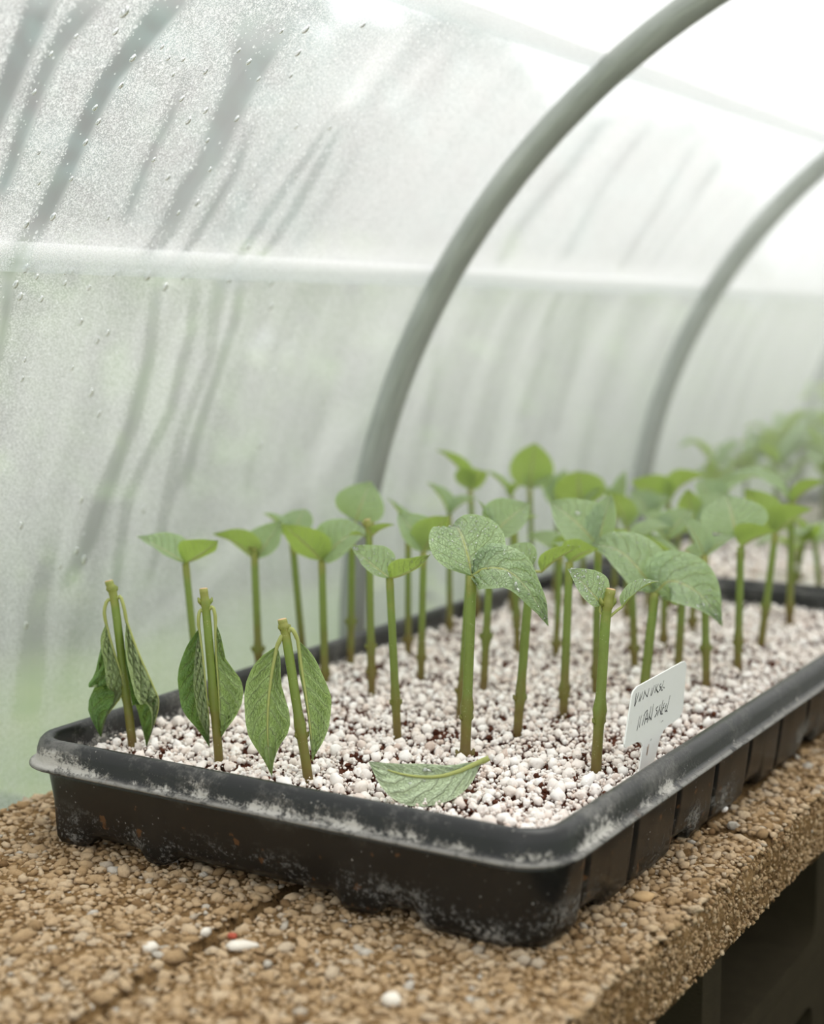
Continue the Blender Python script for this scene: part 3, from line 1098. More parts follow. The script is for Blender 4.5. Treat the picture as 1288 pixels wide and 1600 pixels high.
pebble(378, 1478, .0075, .0034, .0022, 0.7, M_PEBBLE_W, slab_b, 3)
pebble(363, 1462, .0022, .0018, .0014, 0.2, M_PEBBLE_R, slab_b, 4, 0.002)
pebble(612, 1562, .0042, .0040, .0028, 0.2, M_PEBBLE_W, slab_b, 5)
pebble(235, 1480, .0036, .0032, .0024, 1.2, M_PEBBLE_W, slab_a, 6)
pebble(322, 1456, .0022, .0030, .0022, 0.2, M_PEBBLE_W, slab_a, 8)
pebble(1006, 1401, .0060, .0046, .0024, 1.0, mat_plain('buff_pebble', srgb(196, 164, 122), .9, .2, 700, .5, .1), slab_b, 9)
g = pebble(1131, 1264, .0026, .0022, .0018, 0.5, M_PERLITE, None, 10, 0.0022, 'perlite_grain')
fattr(g.data, 'tint', np.full(len(g.data.vertices), 0.9))
tag(g, 'single white perlite grain fallen on the slab right of the tray', 'grain')


# hollow concrete blocks that carry the slabs
def hollow_block(x0, x1, y0, y1, z0, z1, label):
    root = empty('concrete_block', ((x0 + x1) / 2, (y0 + y1) / 2, z0))
    tag(root, label, 'concrete block', 'hollow blocks under the bench')
    # outer and rounded inner outline of the open end, run through in x
    def ring(ya, yb, za, zb, r, n=5):
        q = []
        for cyy, czz, a0 in ((yb - r, za + r, -90), (yb - r, zb - r, 0), (ya + r, zb - r, 90), (ya + r, za + r, 180)):
            for k in range(n + 1):
                a = math.radians(a0 + 90 * k / n)
                q.append((cyy + r * math.cos(a), czz + r * math.sin(a)))
        return q
    o_, i_ = ring(y0, y1, z0, z1, .003), ring(y0 + .030, y1 - .032, z0 + .013, z1 - .030, .014)
    m = len(o_)
    V = [(x, y, z) for x in (x1, x0) for lst in (o_, i_) for (y, z) in lst]
    Fs = []
    for k in range(m):
        j = (k + 1) % m
        Fs += [(k, j, m + j, m + k), (2 * m + j, 2 * m + k, 3 * m + k, 3 * m + j), (j, k, 2 * m + k, 2 * m + j), (m + k, m + j, 3 * m + j, 3 * m + k)]
    obj('block_shell', mesh_from('block_shell', V, Fs, False), M_BLOCK, root)
    bm = bmesh.new()
    box_bm(bm, x0 + .004, x0 + .034, y0 + .02, y1 - .02, z0 + .008, z1 - .02)
    obj('end_web', bm_mesh('end_web', bm, False), M_BLOCK, root)
    return root


ZB = -SLAB_T - 0.004
for y0, lab in ((-.34, 'hollow concrete block under the near end of the bench'), (.240, 'hollow concrete block under the middle of the bench'),
                (.95, 'hollow concrete block under the second tray'), (1.60, 'hollow concrete block under the far end of the bench')):
    for lv in range(4):
        z1 = ZB - lv * 0.1235
        w = ('topmost of its pier', 'second in its pier', 'third in its pier', 'lowest in its pier')[lv]
        hollow_block(-.30, -.02, y0, y0 + .25, z1 - 0.1225 if lv < 3 else GROUND_Z + .001, z1, lab + ', ' + w)

# ================================================================== TRAYS
def rrect(x0, x1, y0, y1, r, n_side=(90, 420), n_c=10):
    """closed loop of points + outward normals, counter-clockwise from the front left"""
    P, N = [], []
    nx, ny = n_side
    for i in range(nx): P.append((x0 + r + (x1 - x0 - 2 * r) * i / nx, y0)); N.append((0, -1))
    for i in range(n_c): t = -math.pi / 2 + math.pi / 2 * i / n_c; P.append((x1 - r + r * math.cos(t), y0 + r + r * math.sin(t))); N.append((math.cos(t), math.sin(t)))
    for i in range(ny): P.append((x1, y0 + r + (y1 - y0 - 2 * r) * i / ny)); N.append((1, 0))
    for i in range(n_c): t = math.pi / 2 * i / n_c; P.append((x1 - r + r * math.cos(t), y1 - r + r * math.sin(t))); N.append((math.cos(t), math.sin(t)))
    for i in range(nx): P.append((x1 - r - (x1 - x0 - 2 * r) * i / nx, y1)); N.append((0, 1))
    for i in range(n_c): t = math.pi / 2 + math.pi / 2 * i / n_c; P.append((x0 + r + r * math.cos(t), y1 - r + r * math.sin(t))); N.append((math.cos(t), math.sin(t)))
    for i in range(ny): P.append((x0, y1 - r - (y1 - y0 - 2 * r) * i / ny)); N.append((-1, 0))
    for i in range(n_c): t = math.pi + math.pi / 2 * i / n_c; P.append((x0 + r + r * math.cos(t), y0 + r + r * math.sin(t))); N.append((math.cos(t), math.sin(t)))
    return np.array(P), np.array(N)


def sstep(a, b, x):
    t = np.clip((x - a) / (b - a), 0, 1)
    return t * t * (3 - 2 * t)


RIM_PROFILE = [(.0070, .0400), (.0008, .0402), (-.0004, .0409), (-.0002, .0421), (.0012, .0428), (.0028, .0432), (.0033, .0446), (.0040, .0496), (.0052, .0530),
               (.0072, .0550), (.0096, .0555), (.0118, .0547), (.0132, .0522), (.0138, .0470), (.0146, .0400)]


def seed_tray(x0, x1, y0, y1, label, r=0.027):
    P, N = rrect(x0, x1, y0, y1, r)
    n = len(P)
    root = empty('seed_tray', ((x0 + x1) / 2, (y0 + y1) / 2, 0.0))
    tag(root, label, 'seed tray', 'black seed trays on the bench')

    def loft(loops, close_last=False):
        V = np.concatenate(loops)
        Fs = []
        for a in range(len(loops) - 1):
            for i in range(n):
                j = (i + 1) % n
                Fs.append((a * n + i, a * n + j, (a + 1) * n + j, (a + 1) * n + i))
        if close_last:
            Fs.append(tuple((len(loops) - 1) * n + i for i in range(n))[::-1])
        return V, Fs

    def lp(inset, z):
        ins = np.broadcast_to(np.asarray(inset, float), (n,)); zz = np.broadcast_to(np.asarray(z, float), (n,))
        q = P - N * ins[:, None]
        return np.concatenate([q, zz[:, None]], 1)
    V, Fs = loft([lp(a, b) for a, b in RIM_PROFILE])
    obj('rim', mesh_from('rim', V, Fs), M_TRAY, root)
    # outer wall: ribbed panels on the long sides, bottom edge lifted between the feet
    side = np.abs(N[:, 0]) > 0.99
    front = np.abs(N[:, 1]) > 0.99
    yy = P[:, 1] - (y0 + .0455)
    ph = (yy / 0.0545 + .5) % 1.0
    groove = np.where(side, np.exp(-((ph - 0.5) / 0.040) ** 2) * 0.0034 + sstep(.5, .54, ph) * (1 - sstep(.6, 1.0, ph)) * 0.0006, 0.0)
    xx = (P[:, 0] - x0) / (x1 - x0)
    feet = np.zeros(n)
    fx = [(-.02, .16), (.245, .33), (.62, .72), (.76, 1.02)]
    lift_f = np.ones(n)
    for a, b in fx: lift_f = np.minimum(lift_f, 1 - sstep(a, a + .03, xx) * (1 - sstep(b - .03, b, xx)))
    lift_f = np.maximum(lift_f * 1.0, np.where((xx > .39) & (xx < .60), .35, 0))
    ph2 = (yy / 0.109 + .25) % 1.0
    lift_s = sstep(.22, .28, ph2) * (1 - sstep(.46, .52, ph2))
    lift = np.where(front, lift_f * 0.0055, np.where(side, lift_s * 0.006, 0.0))
    lean = np.clip(-N[:, 0], 0, 1)            # the film side leans in more
    loops = []
    for tt, (ins, z) in [(0, (.0070, .0402)), (.12, (.0052, .0403)), (.2, (.0052, .037)), (.5, (.0066, .024)), (.8, (.0080, .012)), (.93, (.0092, .0055)), (1, (.0122, .0012))]:
        zz = z + lift * (sstep(.55, 1.0, np.full(n, tt)))
        bulge = np.where(front, (1 - lift_f) * 0.0022 * sstep(.4, 1, np.full(n, tt)), 0)
        loops.append(lp(ins + groove * (1 if tt > .15 else 0) - bulge + lean * (.006 + .008 * tt if tt > 0 else .002), zz))
    loops.append(lp(.018 + groove + lean * .014, 0.0007 + lift))
    loops.append(lp(.040, 0.007))
    V, Fs = loft(loops, True)
    obj('tray_body', mesh_from('tray_body', V, Fs), M_TRAY, root)
    # inner wall
    V, Fs = loft([lp(.0146, .0400), lp(.0150 + lean * .008, .025), lp(.0170 + lean * .011, .012), lp(.024 + lean * .014, .0088), lp(.05, .0086)], True)
    Fs = [f if len(f) > 4 else f for f in Fs]
    obj('inner_wall', mesh_from('inner_wall', V, Fs), M_TRAY, root)
    return root


T1 = (-.3165, -.0015, .0105, .660)
T2 = (-.3165, -.0015, .672, 1.335)
T3 = (-.3165, -.0015, 1.350, 2.02)
seed_tray(*T1, 'black plastic seed tray with chalky limescale along its rim, nearest the viewer')
seed_tray(*T2, 'blurred black seed tray directly behind the near one')
seed_tray(*T3, 'farthest black seed tray, hidden among blurred plants')

PZ = 0.0435                                  # level of the perlite surface


def soil_z(x, y):
    return 0.0385 + 0.0028 * mnoise.fractal(Vector((x * 28, y * 28, 5.0)), 0.9, 2.0, 3)


def bed(T, label, n_try, r_lo, r_hi, sub_near, fines, name_suffix=0, patches=True, z_off=0.0):
    x0, x1, y0, y1 = T[0] + .0153, T[1] - .0153, T[2] + .0153, T[3] - .0153
    nx, ny = 70, 130
    V, Fs = [], []
    for i in range(nx + 1):
        for j in range(ny + 1):
            x, y = x0 + (x1 - x0) * i / nx, y0 + (y1 - y0) * j / ny
            V.append((x, y, soil_z(x, y)))
    for i in range(nx):
        for j in range(ny):
            a = i * (ny + 1) + j
            Fs.append((a, a + ny + 1, a + ny + 2, a + 1))
    o = obj('potting_mix', mesh_from('potting_mix', V, Fs), M_SOIL)
    tag(o, 'dark reddish brown potting mix filling the ' + label, 'potting mix', None, 'stuff')
    r = random.Random(int(y0 * 1000) + 3)

    def area():
        return r.uniform(x0 + .001, x1 - .001), r.uniform(y0 + .001, y1 - .001)

    def rad(x, y):
        if patches:
            pn = mnoise.fractal(Vector((x * 48, y * 48, 1.7)), 0.8, 2.0, 3)
            if pn > 0.14 and r.random() < 0.88: return None
        u = r.random()
        return r_lo + (r_hi - r_lo) * u ** 1.6
    P, Rr = pick(n_try, area, rad, 0.92)
    n = len(P)
    z = np.array([soil_z(x, y) for x, y in P]) + Rr * (0.45 + 0.75 * rng.random(n)) + 0.0008 + z_off
    pos = np.stack([P[:, 0], P[:, 1], z], 1)
    sc = Rr[:, None] * (0.82 + 0.42 * rng.random((n, 3)))
    tint = np.clip(rng.normal(.6, .25, n), 0, 1)
    near = P[:, 1] < sub_near
    Rm = rot_mats(n)
    root = empty('perlite_layer', ((x0 + x1) / 2, (y0 + y1) / 2, .04))
    tag(root, 'white perlite grains spread over the ' + label, 'perlite', None, 'stuff')
    big = [lump(2, 0.46, 31 + k, 1.35) for k in range(7)]
    small = [lump(1, 0.38, 61 + k, 1.3) for k in range(6)]
    if near.any():
        a = scatter('perlite_grains', big, pos[near], sc[near], Rm[near], tint[near], M_PERLITE, root); a['kind'] = 'stuff'
    a = scatter('perlite_grains', small, pos[~near], sc[~near], Rm[~near], tint[~near], M_PERLITE, root); a['kind'] = 'stuff'
    if fines:
        x = x0 + (x1 - x0) * rng.random(fines); y = y0 + (y1 - y0) * rng.random(fines) ** 1.6
        z = np.array([soil_z(a_, b_) for a_, b_ in zip(x, y)]) + 0.001 + 0.0042 * rng.random(fines)
        rr = 0.0004 + 0.0006 * rng.random(fines)
        a = scatter('perlite_dust', [ico(1)], np.stack([x, y, z], 1), rr[:, None] * (0.8 + .5 * rng.random((fines, 3))), rot_mats(fines), rng.random(fines), M_PERLITE, root); a['kind'] = 'stuff'
        m = fines // 2
        x = x0 + (x1 - x0) * rng.random(m); y = y0 + (y1 - y0) * rng.random(m) ** 1.5
        keep = np.array([mnoise.fractal(Vector((a_ * 48, b_ * 48, 1.7)), 0.8, 2.0, 3) > 0.08 for a_, b_ in zip(x, y)])
        x, y = x[keep], y[keep]; m = len(x)
        z = np.array([soil_z(a_, b_) for a_, b_ in zip(x, y)]) + 0.0012 + 0.0024 * rng.random(m)
        rr = 0.0005 + 0.0013 * rng.random(m) ** 2
        a = scatter('soil_crumbs', [lump(1, .5, 80 + k, 1.6) for k in range(4)], np.stack([x, y, z], 1), rr[:, None] * (0.7 + .6 * rng.random((m, 3))), rot_mats(m), rng.random(m), M_SOIL, o); a['kind'] = 'stuff'


bed(T1, 'nearest black tray', 75000, .0010, .0035, .16, 12000)
bed(T2, 'second tray', 9000, .0025, .0045, -1, 0, patches=False)
bed(T3, 'farthest tray', 4000, .003, .005, -1, 0, patches=False)

# ================================================================== CUTTINGS
def cam_vec(v):
    """(right, up, toward the camera) -> world"""
    return RGT * v[0] + UPV * v[1] - FWD * v[2]


def smooth_path(P, n):
    P = np.asarray(P, float)
    k = len(P)
    if k == 2: return P[0] + (P[1] - P[0]) * np.linspace(0, 1, n)[:, None]
    out = []
    Q = np.vstack([2 * P[0] - P[1], P, 2 * P[-1] - P[-2]])
    for u in np.linspace(0, k - 1 - 1e-9, n):
        i = int(u); t = u - i
        p0, p1, p2, p3 = Q[i], Q[i + 1], Q[i + 2], Q[i + 3]
        out.append(0.5 * ((2 * p1) + (-p0 + p2) * t + (2 * p0 - 5 * p1 + 4 * p2 - p3) * t * t + (-p0 + 3 * p1 - 3 * p2 + p3) * t ** 3))
    return np.array(out)


def default_width(s):
    w = (s ** 0.58) * ((1 - s) ** 1.10)
    return w / 0.3417


def leaf_blade(root, mid, nrm, wl, wr, fl, fr, mat, mat_pet, pet=None, ns=22, nv=12, seed=0, ripple=0.35, beads=0, drops=(), pr=0.0009, curl=0.0, side_down=None):
    """mid: midrib points in the place; nrm: upper-side normal; wl / wr: half widths (metres) sampled along the midrib;
    fl / fr: fold of each half towards the upper side"""
    M = smooth_path(mid, ns)
    T = np.gradient(M, axis=0); T /= np.linalg.norm(T, axis=1)[:, None]
    nrm = np.asarray(nrm, float); nrm /= np.linalg.norm(nrm)
    s = np.linspace(0, 1, ns)
    WL = np.interp(s, np.linspace(0, 1, len(wl)), wl); WR = np.interp(s, np.linspace(0, 1, len(wr)), wr)
    length = np.linalg.norm(np.diff(M, axis=0), axis=1).sum()
    L0 = max(1e-4, length)
    V = np.empty((ns, nv + 1, 3)); UV = np.empty((ns, nv + 1, 2))
    flip = False
    for i in range(ns):
        t = T[i]
        w = np.cross(t, nrm); w /= np.linalg.norm(w) + 1e-9
        if i == 0: flip = (w @ RGT) < 0 if side_down is None else (w @ UPV) > 0
        if flip: w = -w
        n = np.cross(w, t); n /= np.linalg.norm(n)
        if n @ nrm < 0: n = -n
        for j in range(nv + 1):
            v = -1 + 2 * j / nv
            half, fold = (WR[i], fr) if v > 0 else (WL[i], fl)
            a = abs(v)
            fo = fold + curl * a
            # puckering between the side veins and a wavy margin
            puck = 0.0009 * L0 / 0.035 * math.sin((s[i] - 0.27 * a ** 1.25) * 7.5 * 2 * math.pi) * 3.2 * a * (1 - a) ** 0.8 * min(ripple, .9) * 2
            wave = ripple * 0.0028 * (L0 / 0.035) * a * a * mnoise.noise(Vector((s[i] * 4 + seed * 3.7, v * 1.2 + seed, seed * 1.3)))
            V[i, j] = M[i] + w * np.sign(v) * a * half * math.cos(fo) + n * (a * half * math.sin(fo) + (puck + wave) * min(1, half / 0.004))
            UV[i, j] = ((v + 1) / 2, s[i])
    Fs = []
    k = nv + 1
    for i in range(ns - 1):
        for j in range(nv):
            q = (i * k + j, i * k + j + 1, (i + 1) * k + j + 1, (i + 1) * k + j)
            Fs.append(q)
    me = mesh_from('leaf', V.reshape(-1, 3), np.array(Fs))
    # make the upper side the front side
    c = me.polygons[(ns // 2) * nv + nv // 2 - (1 if abs(fr) > 1.5 else 0)]
    if Vector(c.normal).dot(Vector(nrm)) < 0:
        me.flip_normals()
    uvl = me.uv_layers.new(name='UVMap')
    vi = np.empty(len(me.loops), dtype=np.int32); me.loops.foreach_get('vertex_index', vi)
    uvl.data.foreach_set('uv', UV.reshape(-1, 2)[vi].astype(np.float32).ravel())
    lf = obj('leaf', me, mat, root)
    # petiole running on as the raised midrib
    n_in = max(3, int(ns * 0.82))
    under = -nrm * pr * 0.35
    pts = [p + under for p in M[:n_in]]
    if pet is not None: pts = list(smooth_path(list(pet) + [M[0]], 8)[:-1]) + pts
    rad = [pr * 1.15] * (len(pts) - n_in) + list(np.linspace(pr, pr * 0.28, n_in))
    tv, tf = tube(pts, rad, 7)
    obj('petiole', mesh_from('petiole', tv, tf), mat_pet, lf)
    if beads:
        r = np.random.default_rng(seed + 100)
        pos, R, sc = [], [], []
        for _ in range(beads):
            i = r.integers(2, ns - 2); j = r.integers(1, nv)
            p = V[i, j] + (V[i + 1, j] - V[i, j]) * r.random() + (V[i, min(nv, j + 1)] - V[i, j]) * (r.random() - .5)
            nn = np.cross(V[i + 1, j] - V[i, j], V[i, min(nv, j + 1)] - V[i, max(0, j - 1)]); nn /= np.linalg.norm(nn)
            if nn @ nrm < 0: nn = -nn
            ax = np.cross(nn, [0.3, 0.5, 0.8]); ax /= np.linalg.norm(ax)
            pos.append(p + nn * 0.0001); R.append(np.stack([ax, np.cross(nn, ax), nn], 1)); sc.append([0.00026 + 0.00050 * r.random() ** 3] * 3)
        o = scatter('dew', [D_S], np.array(pos), np.array(sc), np.array(R), r.random(len(pos)), M_DEW, lf)
        o['kind'] = 'stuff'
    for (ss, vv, rr) in drops:
        i = min(ns - 2, max(1, int(ss * (ns - 1)))); j = min(nv - 1, max(1, int((vv + 1) / 2 * nv)))
        nn = np.cross(V[i + 1, j] - V[i, j], V[i, j + 1] - V[i, j - 1]); nn /= np.linalg.norm(nn)
        if nn @ FWD > 0: nn = -nn
        ax = T[i]; ax = ax - nn * (ax @ nn); ax /= np.linalg.norm(ax)
        W = V[i, j] + rr * (DOME_BIG[0][:, 0:1] * ax * 1.2 + DOME_BIG[0][:, 1:2] * np.cross(nn, ax) + DOME_BIG[0][:, 2:3] * nn * 0.6)
        obj('water_drop', mesh_from('water_drop', W, DOME_BIG[1]), M_DEW, lf)
    return lf


def stem_mesh(path, r0, r1, nodes, seg=12):
    n = 26
    P = smooth_path(path, n)
    t = np.linspace(0, 1, n)
    rad = r0 + (r1 - r0) * t
    for nd in nodes:
        rad = rad * (1 + 0.42 * np.exp(-((t - nd) / 0.022) ** 2))
    rad[-2:] *= (1.06, 1.02)
    parts = [tube(P, rad, seg)]
    # leaf-scar stubs at each node
    for nd in [q for q in nodes if q < .9]:
        i = min(n - 2, int(nd * (n - 1)))
        for sgn in (-1, 1):
            d = RGT * sgn * 0.9 + FWD * (0.35 * sgn)
            p = P[i] + d * rad[i] * 0.7
            parts.append(tube([p, p + d * rad[i] * .45 + np.array([0, 0, 1]) * rad[i] * .35, p + d * rad[i] * .62 + np.array([0, 0, 1]) * rad[i] * .95], [rad[i] * .5, rad[i] * .36, rad[i] * .14], 7))
    V, Fs = join(parts)
    me = mesh_from('stem', V, Fs)
    V = np.array(V)
    L = P[-1][2] - P[0][2]
    fattr(me, 'tint', np.clip((V[:, 2] - P[0][2]) / max(1e-4, L), 0, 1))
    return me


def cutting(base, node, rpx, leaves, label, cut=None, mat=None, nodes=None, seed=0, group='cuttings in the nearest tray', beads=0, quality=1.0, z=PZ, stem_bend=0.0):
    """base / node: where the stem meets the perlite and where the top leaves join, as seen in the photograph; the stem stands on the perlite"""
    B = atz(base[0], base[1], z)
    d = depth_of(B)
    px = d / F_PX
    root = empty('leafy_cutting', B)
    tag(root, label, 'plant cutting', group)
    top = cut or node
    Nn = atd(node[0], node[1], d)
    Tt = atd(top[0], top[1], d)
    lo = B - np.array([0, 0, 0.012]) - (Nn - B) * 0.02
    bend = cam_vec((stem_bend * px, 0, 0))
    path = [lo, B, B + (Nn - B) * 0.5 + bend, Nn] + ([Tt] if cut else [])
    rr = rpx * px * .86
    frac = lambda h: (np.linalg.norm(B - lo) + h * np.linalg.norm(Nn - B)) / (np.linalg.norm(B - lo) + np.linalg.norm(Tt - B) + 1e-9)
    nds = [frac(h) for h in (nodes if nodes is not None else (random.uniform(.28, .42),))]
    if cut: nds.append(frac(0.985))
    st = obj('stem', stem_mesh(path, rr * 1.05, rr * 0.92, nds, 12 if quality >= 1 else 8), M_STEM, root)
    if cut:
        ax = (Tt - Nn) / np.linalg.norm(Tt - Nn)
        tv, tf = tube([Tt - ax * rr * .15, Tt + ax * rr * 0.12, Tt + ax * rr * .2], [rr * .93, rr * .9, rr * .6], 12)
        obj('cut_end', mesh_from('cut_end', tv, tf), M_CUT, st)
    for k, lf in enumerate(leaves):
        tip, dd, n, w = lf[0], lf[1], lf[2], lf[3]
        o = lf[4] if len(lf) > 4 else {}
        b = o.get('base', node)
        fold = o.get('fold', 0.5)
        sag = o.get('sag', 6)
        bdd = o.get('bdd', 0)
        A = atd(b[0], b[1], d + bdd * px)
        C = atd(tip[0], tip[1], d + dd * px)
        nn = cam_vec(n)
        if 'mid' in o:
            mid = [A] + [atd(x, y, d + e * px) for (x, y, e) in o['mid']] + [C]
        else:
            cm = (A + C) / 2 + nn / np.linalg.norm(nn) * sag * px
            # bow of the midrib
            us = np.linspace(0, 1, 7)[:, None]
            mid = (1 - us) ** 2 * A + 2 * us * (1 - us) * (2 * cm - (A + C) / 2) + us ** 2 * C
        hw = w * px / 2 * (1.16 if quality >= 1 else 1.12)
        prof_w = [max(.012, default_width(s)) * hw for s in np.linspace(0, 1, 16)]
        wl_, wr_ = o.get('wl'), o.get('wr')
        wl_ = [max(.3, v) * px for v in wl_] if wl_ else prof_w
        wr_ = [max(.3, v) * px for v in wr_] if wr_ else prof_w
        fl, fr = o.get('folds', (fold, fold))
        pet = o.get('pet')
        if pet is not None: pet = [atd(x, y, d + e * px) for (x, y, e) in pet]
        leaf_blade(root, mid, nn, wl_, wr_, fl, fr, o.get('mat', mat or M_LEAF), M_PETIOLE, pet,
                   int((24 if quality >= 1 else 14)), (14 if quality >= 1 else 8), seed * 5 + k, o.get('ripple', 0.4),
                   o.get('beads', beads), o.get('drops', ()), rpx * px * o.get('pr', 0.24), o.get('curl', 0.0))
    return root


# --- three wilted cuttings at the front left
cutting((207, 1163), (179, 940), 8.2, [
    ((158, 1152), 2, (0, .1, 1), 0, dict(base=(166, 976), mid=[(176, 1012, -6), (190, 1058, -8), (190, 1086, -6), (168, 1118, -2)], pet=[(178, 938, 0), (168, 938, -2), (163, 955, -4)],
        wl=[1, 14, 26, 40, 58, 54, 42, 46, 38, 16, 0], wr=[1, 10, 18, 22, 26, 24, 15, 6, 4, 3, 0], folds=(-.25, 2.5), mat=M_LEAF_WILT, ripple=2.2, pr=.3)),
    ((229, 1168), 2, (.1, .15, 1), 0, dict(base=(198, 972), mid=[(216, 1020, -6), (240, 1074, -8), (248, 1098, -6), (240, 1136, -3)], pet=[(181, 938, 0), (188, 932, -3), (194, 950, -4)],
        wl=[1, 12, 22, 30, 38, 42, 42, 36, 24, 11, 0], wr=[1, 12, 22, 30, 36, 34, 20, 8, 3, 2, 0], folds=(-.2, 2.55), mat=M_LEAF_WILT, ripple=1.8, pr=.3)),
], 'leftmost drooping cutting, crumpled dark green leaves hanging beside its bare cut stem', cut=(170, 908), nodes=(.42,), seed=1)
cutting((342, 1185), (323, 962), 8.2, [
    ((328, 1168), 2, (-.1, .1, 1), 0, dict(base=(311, 983), mid=[(317, 1030, -5), (322, 1080, -7), (327, 1130, -4)], pet=[(322, 960, 0), (313, 953, -2), (310, 968, -4)],
        wl=[1, 20, 32, 40, 45, 45, 42, 33, 22, 10, 0], wr=[1, 7, 13, 16, 19, 20, 19, 15, 10, 5, 0], folds=(-.1, 2.5), mat=M_LEAF_WILT, ripple=.9, pr=.3)),
    ((344, 1155), 0, (.1, -.1, -1), 0, dict(base=(337, 975), mid=[(338, 1020, 0), (341, 1065, -2), (343, 1110, -2)], pet=[(325, 955, 0), (332, 948, -3), (336, 960, -3)],
        wl=[1, 3, 3, 4, 4, 4, 4, 3, 2, 1, 0], wr=[1, 9, 13, 14, 24, 36, 39, 36, 27, 13, 0], folds=(.5, .1), mat=M_LEAF_LIMP, ripple=1.1, pr=.3)),
], 'second drooping cutting from the left, two folded dark leaves hugging its cut stem', cut=(318, 920), nodes=(.45,), seed=2)
cutting((481, 1212), (448, 1000), 9.0, [
    ((425, 1213), 0, (.1, .05, -.95), 0, dict(base=(433, 1010), mid=[(424, 1060, -3), (419, 1110, -5), (419, 1160, -3)], pet=[(447, 992, 0), (441, 994, -2), (437, 1001, -3)],
        wl=[1, 22, 34, 40, 41, 38, 35, 30, 20, 9, 0], wr=[1, 10, 14, 17, 25, 34, 36, 30, 15, 5, 0], folds=(.06, .18), mat=M_LEAF_LIMP, ripple=.7, pr=.36)),
    ((488, 1190), 0, (-.3, .05, -.9), 0, dict(base=(465, 1000), mid=[(472, 1050, 0), (480, 1100, -2), (486, 1150, 0)], pet=[(450, 990, 0), (455, 982, -4), (461, 990, -4)],
        wl=[1, 3, 4, 4, 3, 3, 2, 2, 2, 1, 0], wr=[1, 18, 28, 33, 37, 41, 38, 31, 19, 8, 0], folds=(.5, .1), mat=M_LEAF_LIMP, ripple=.7, pr=.33)),
], 'third drooping cutting, two broad limp leaves hanging either side of its cut stem', cut=(441, 968), nodes=(.38,), seed=3)

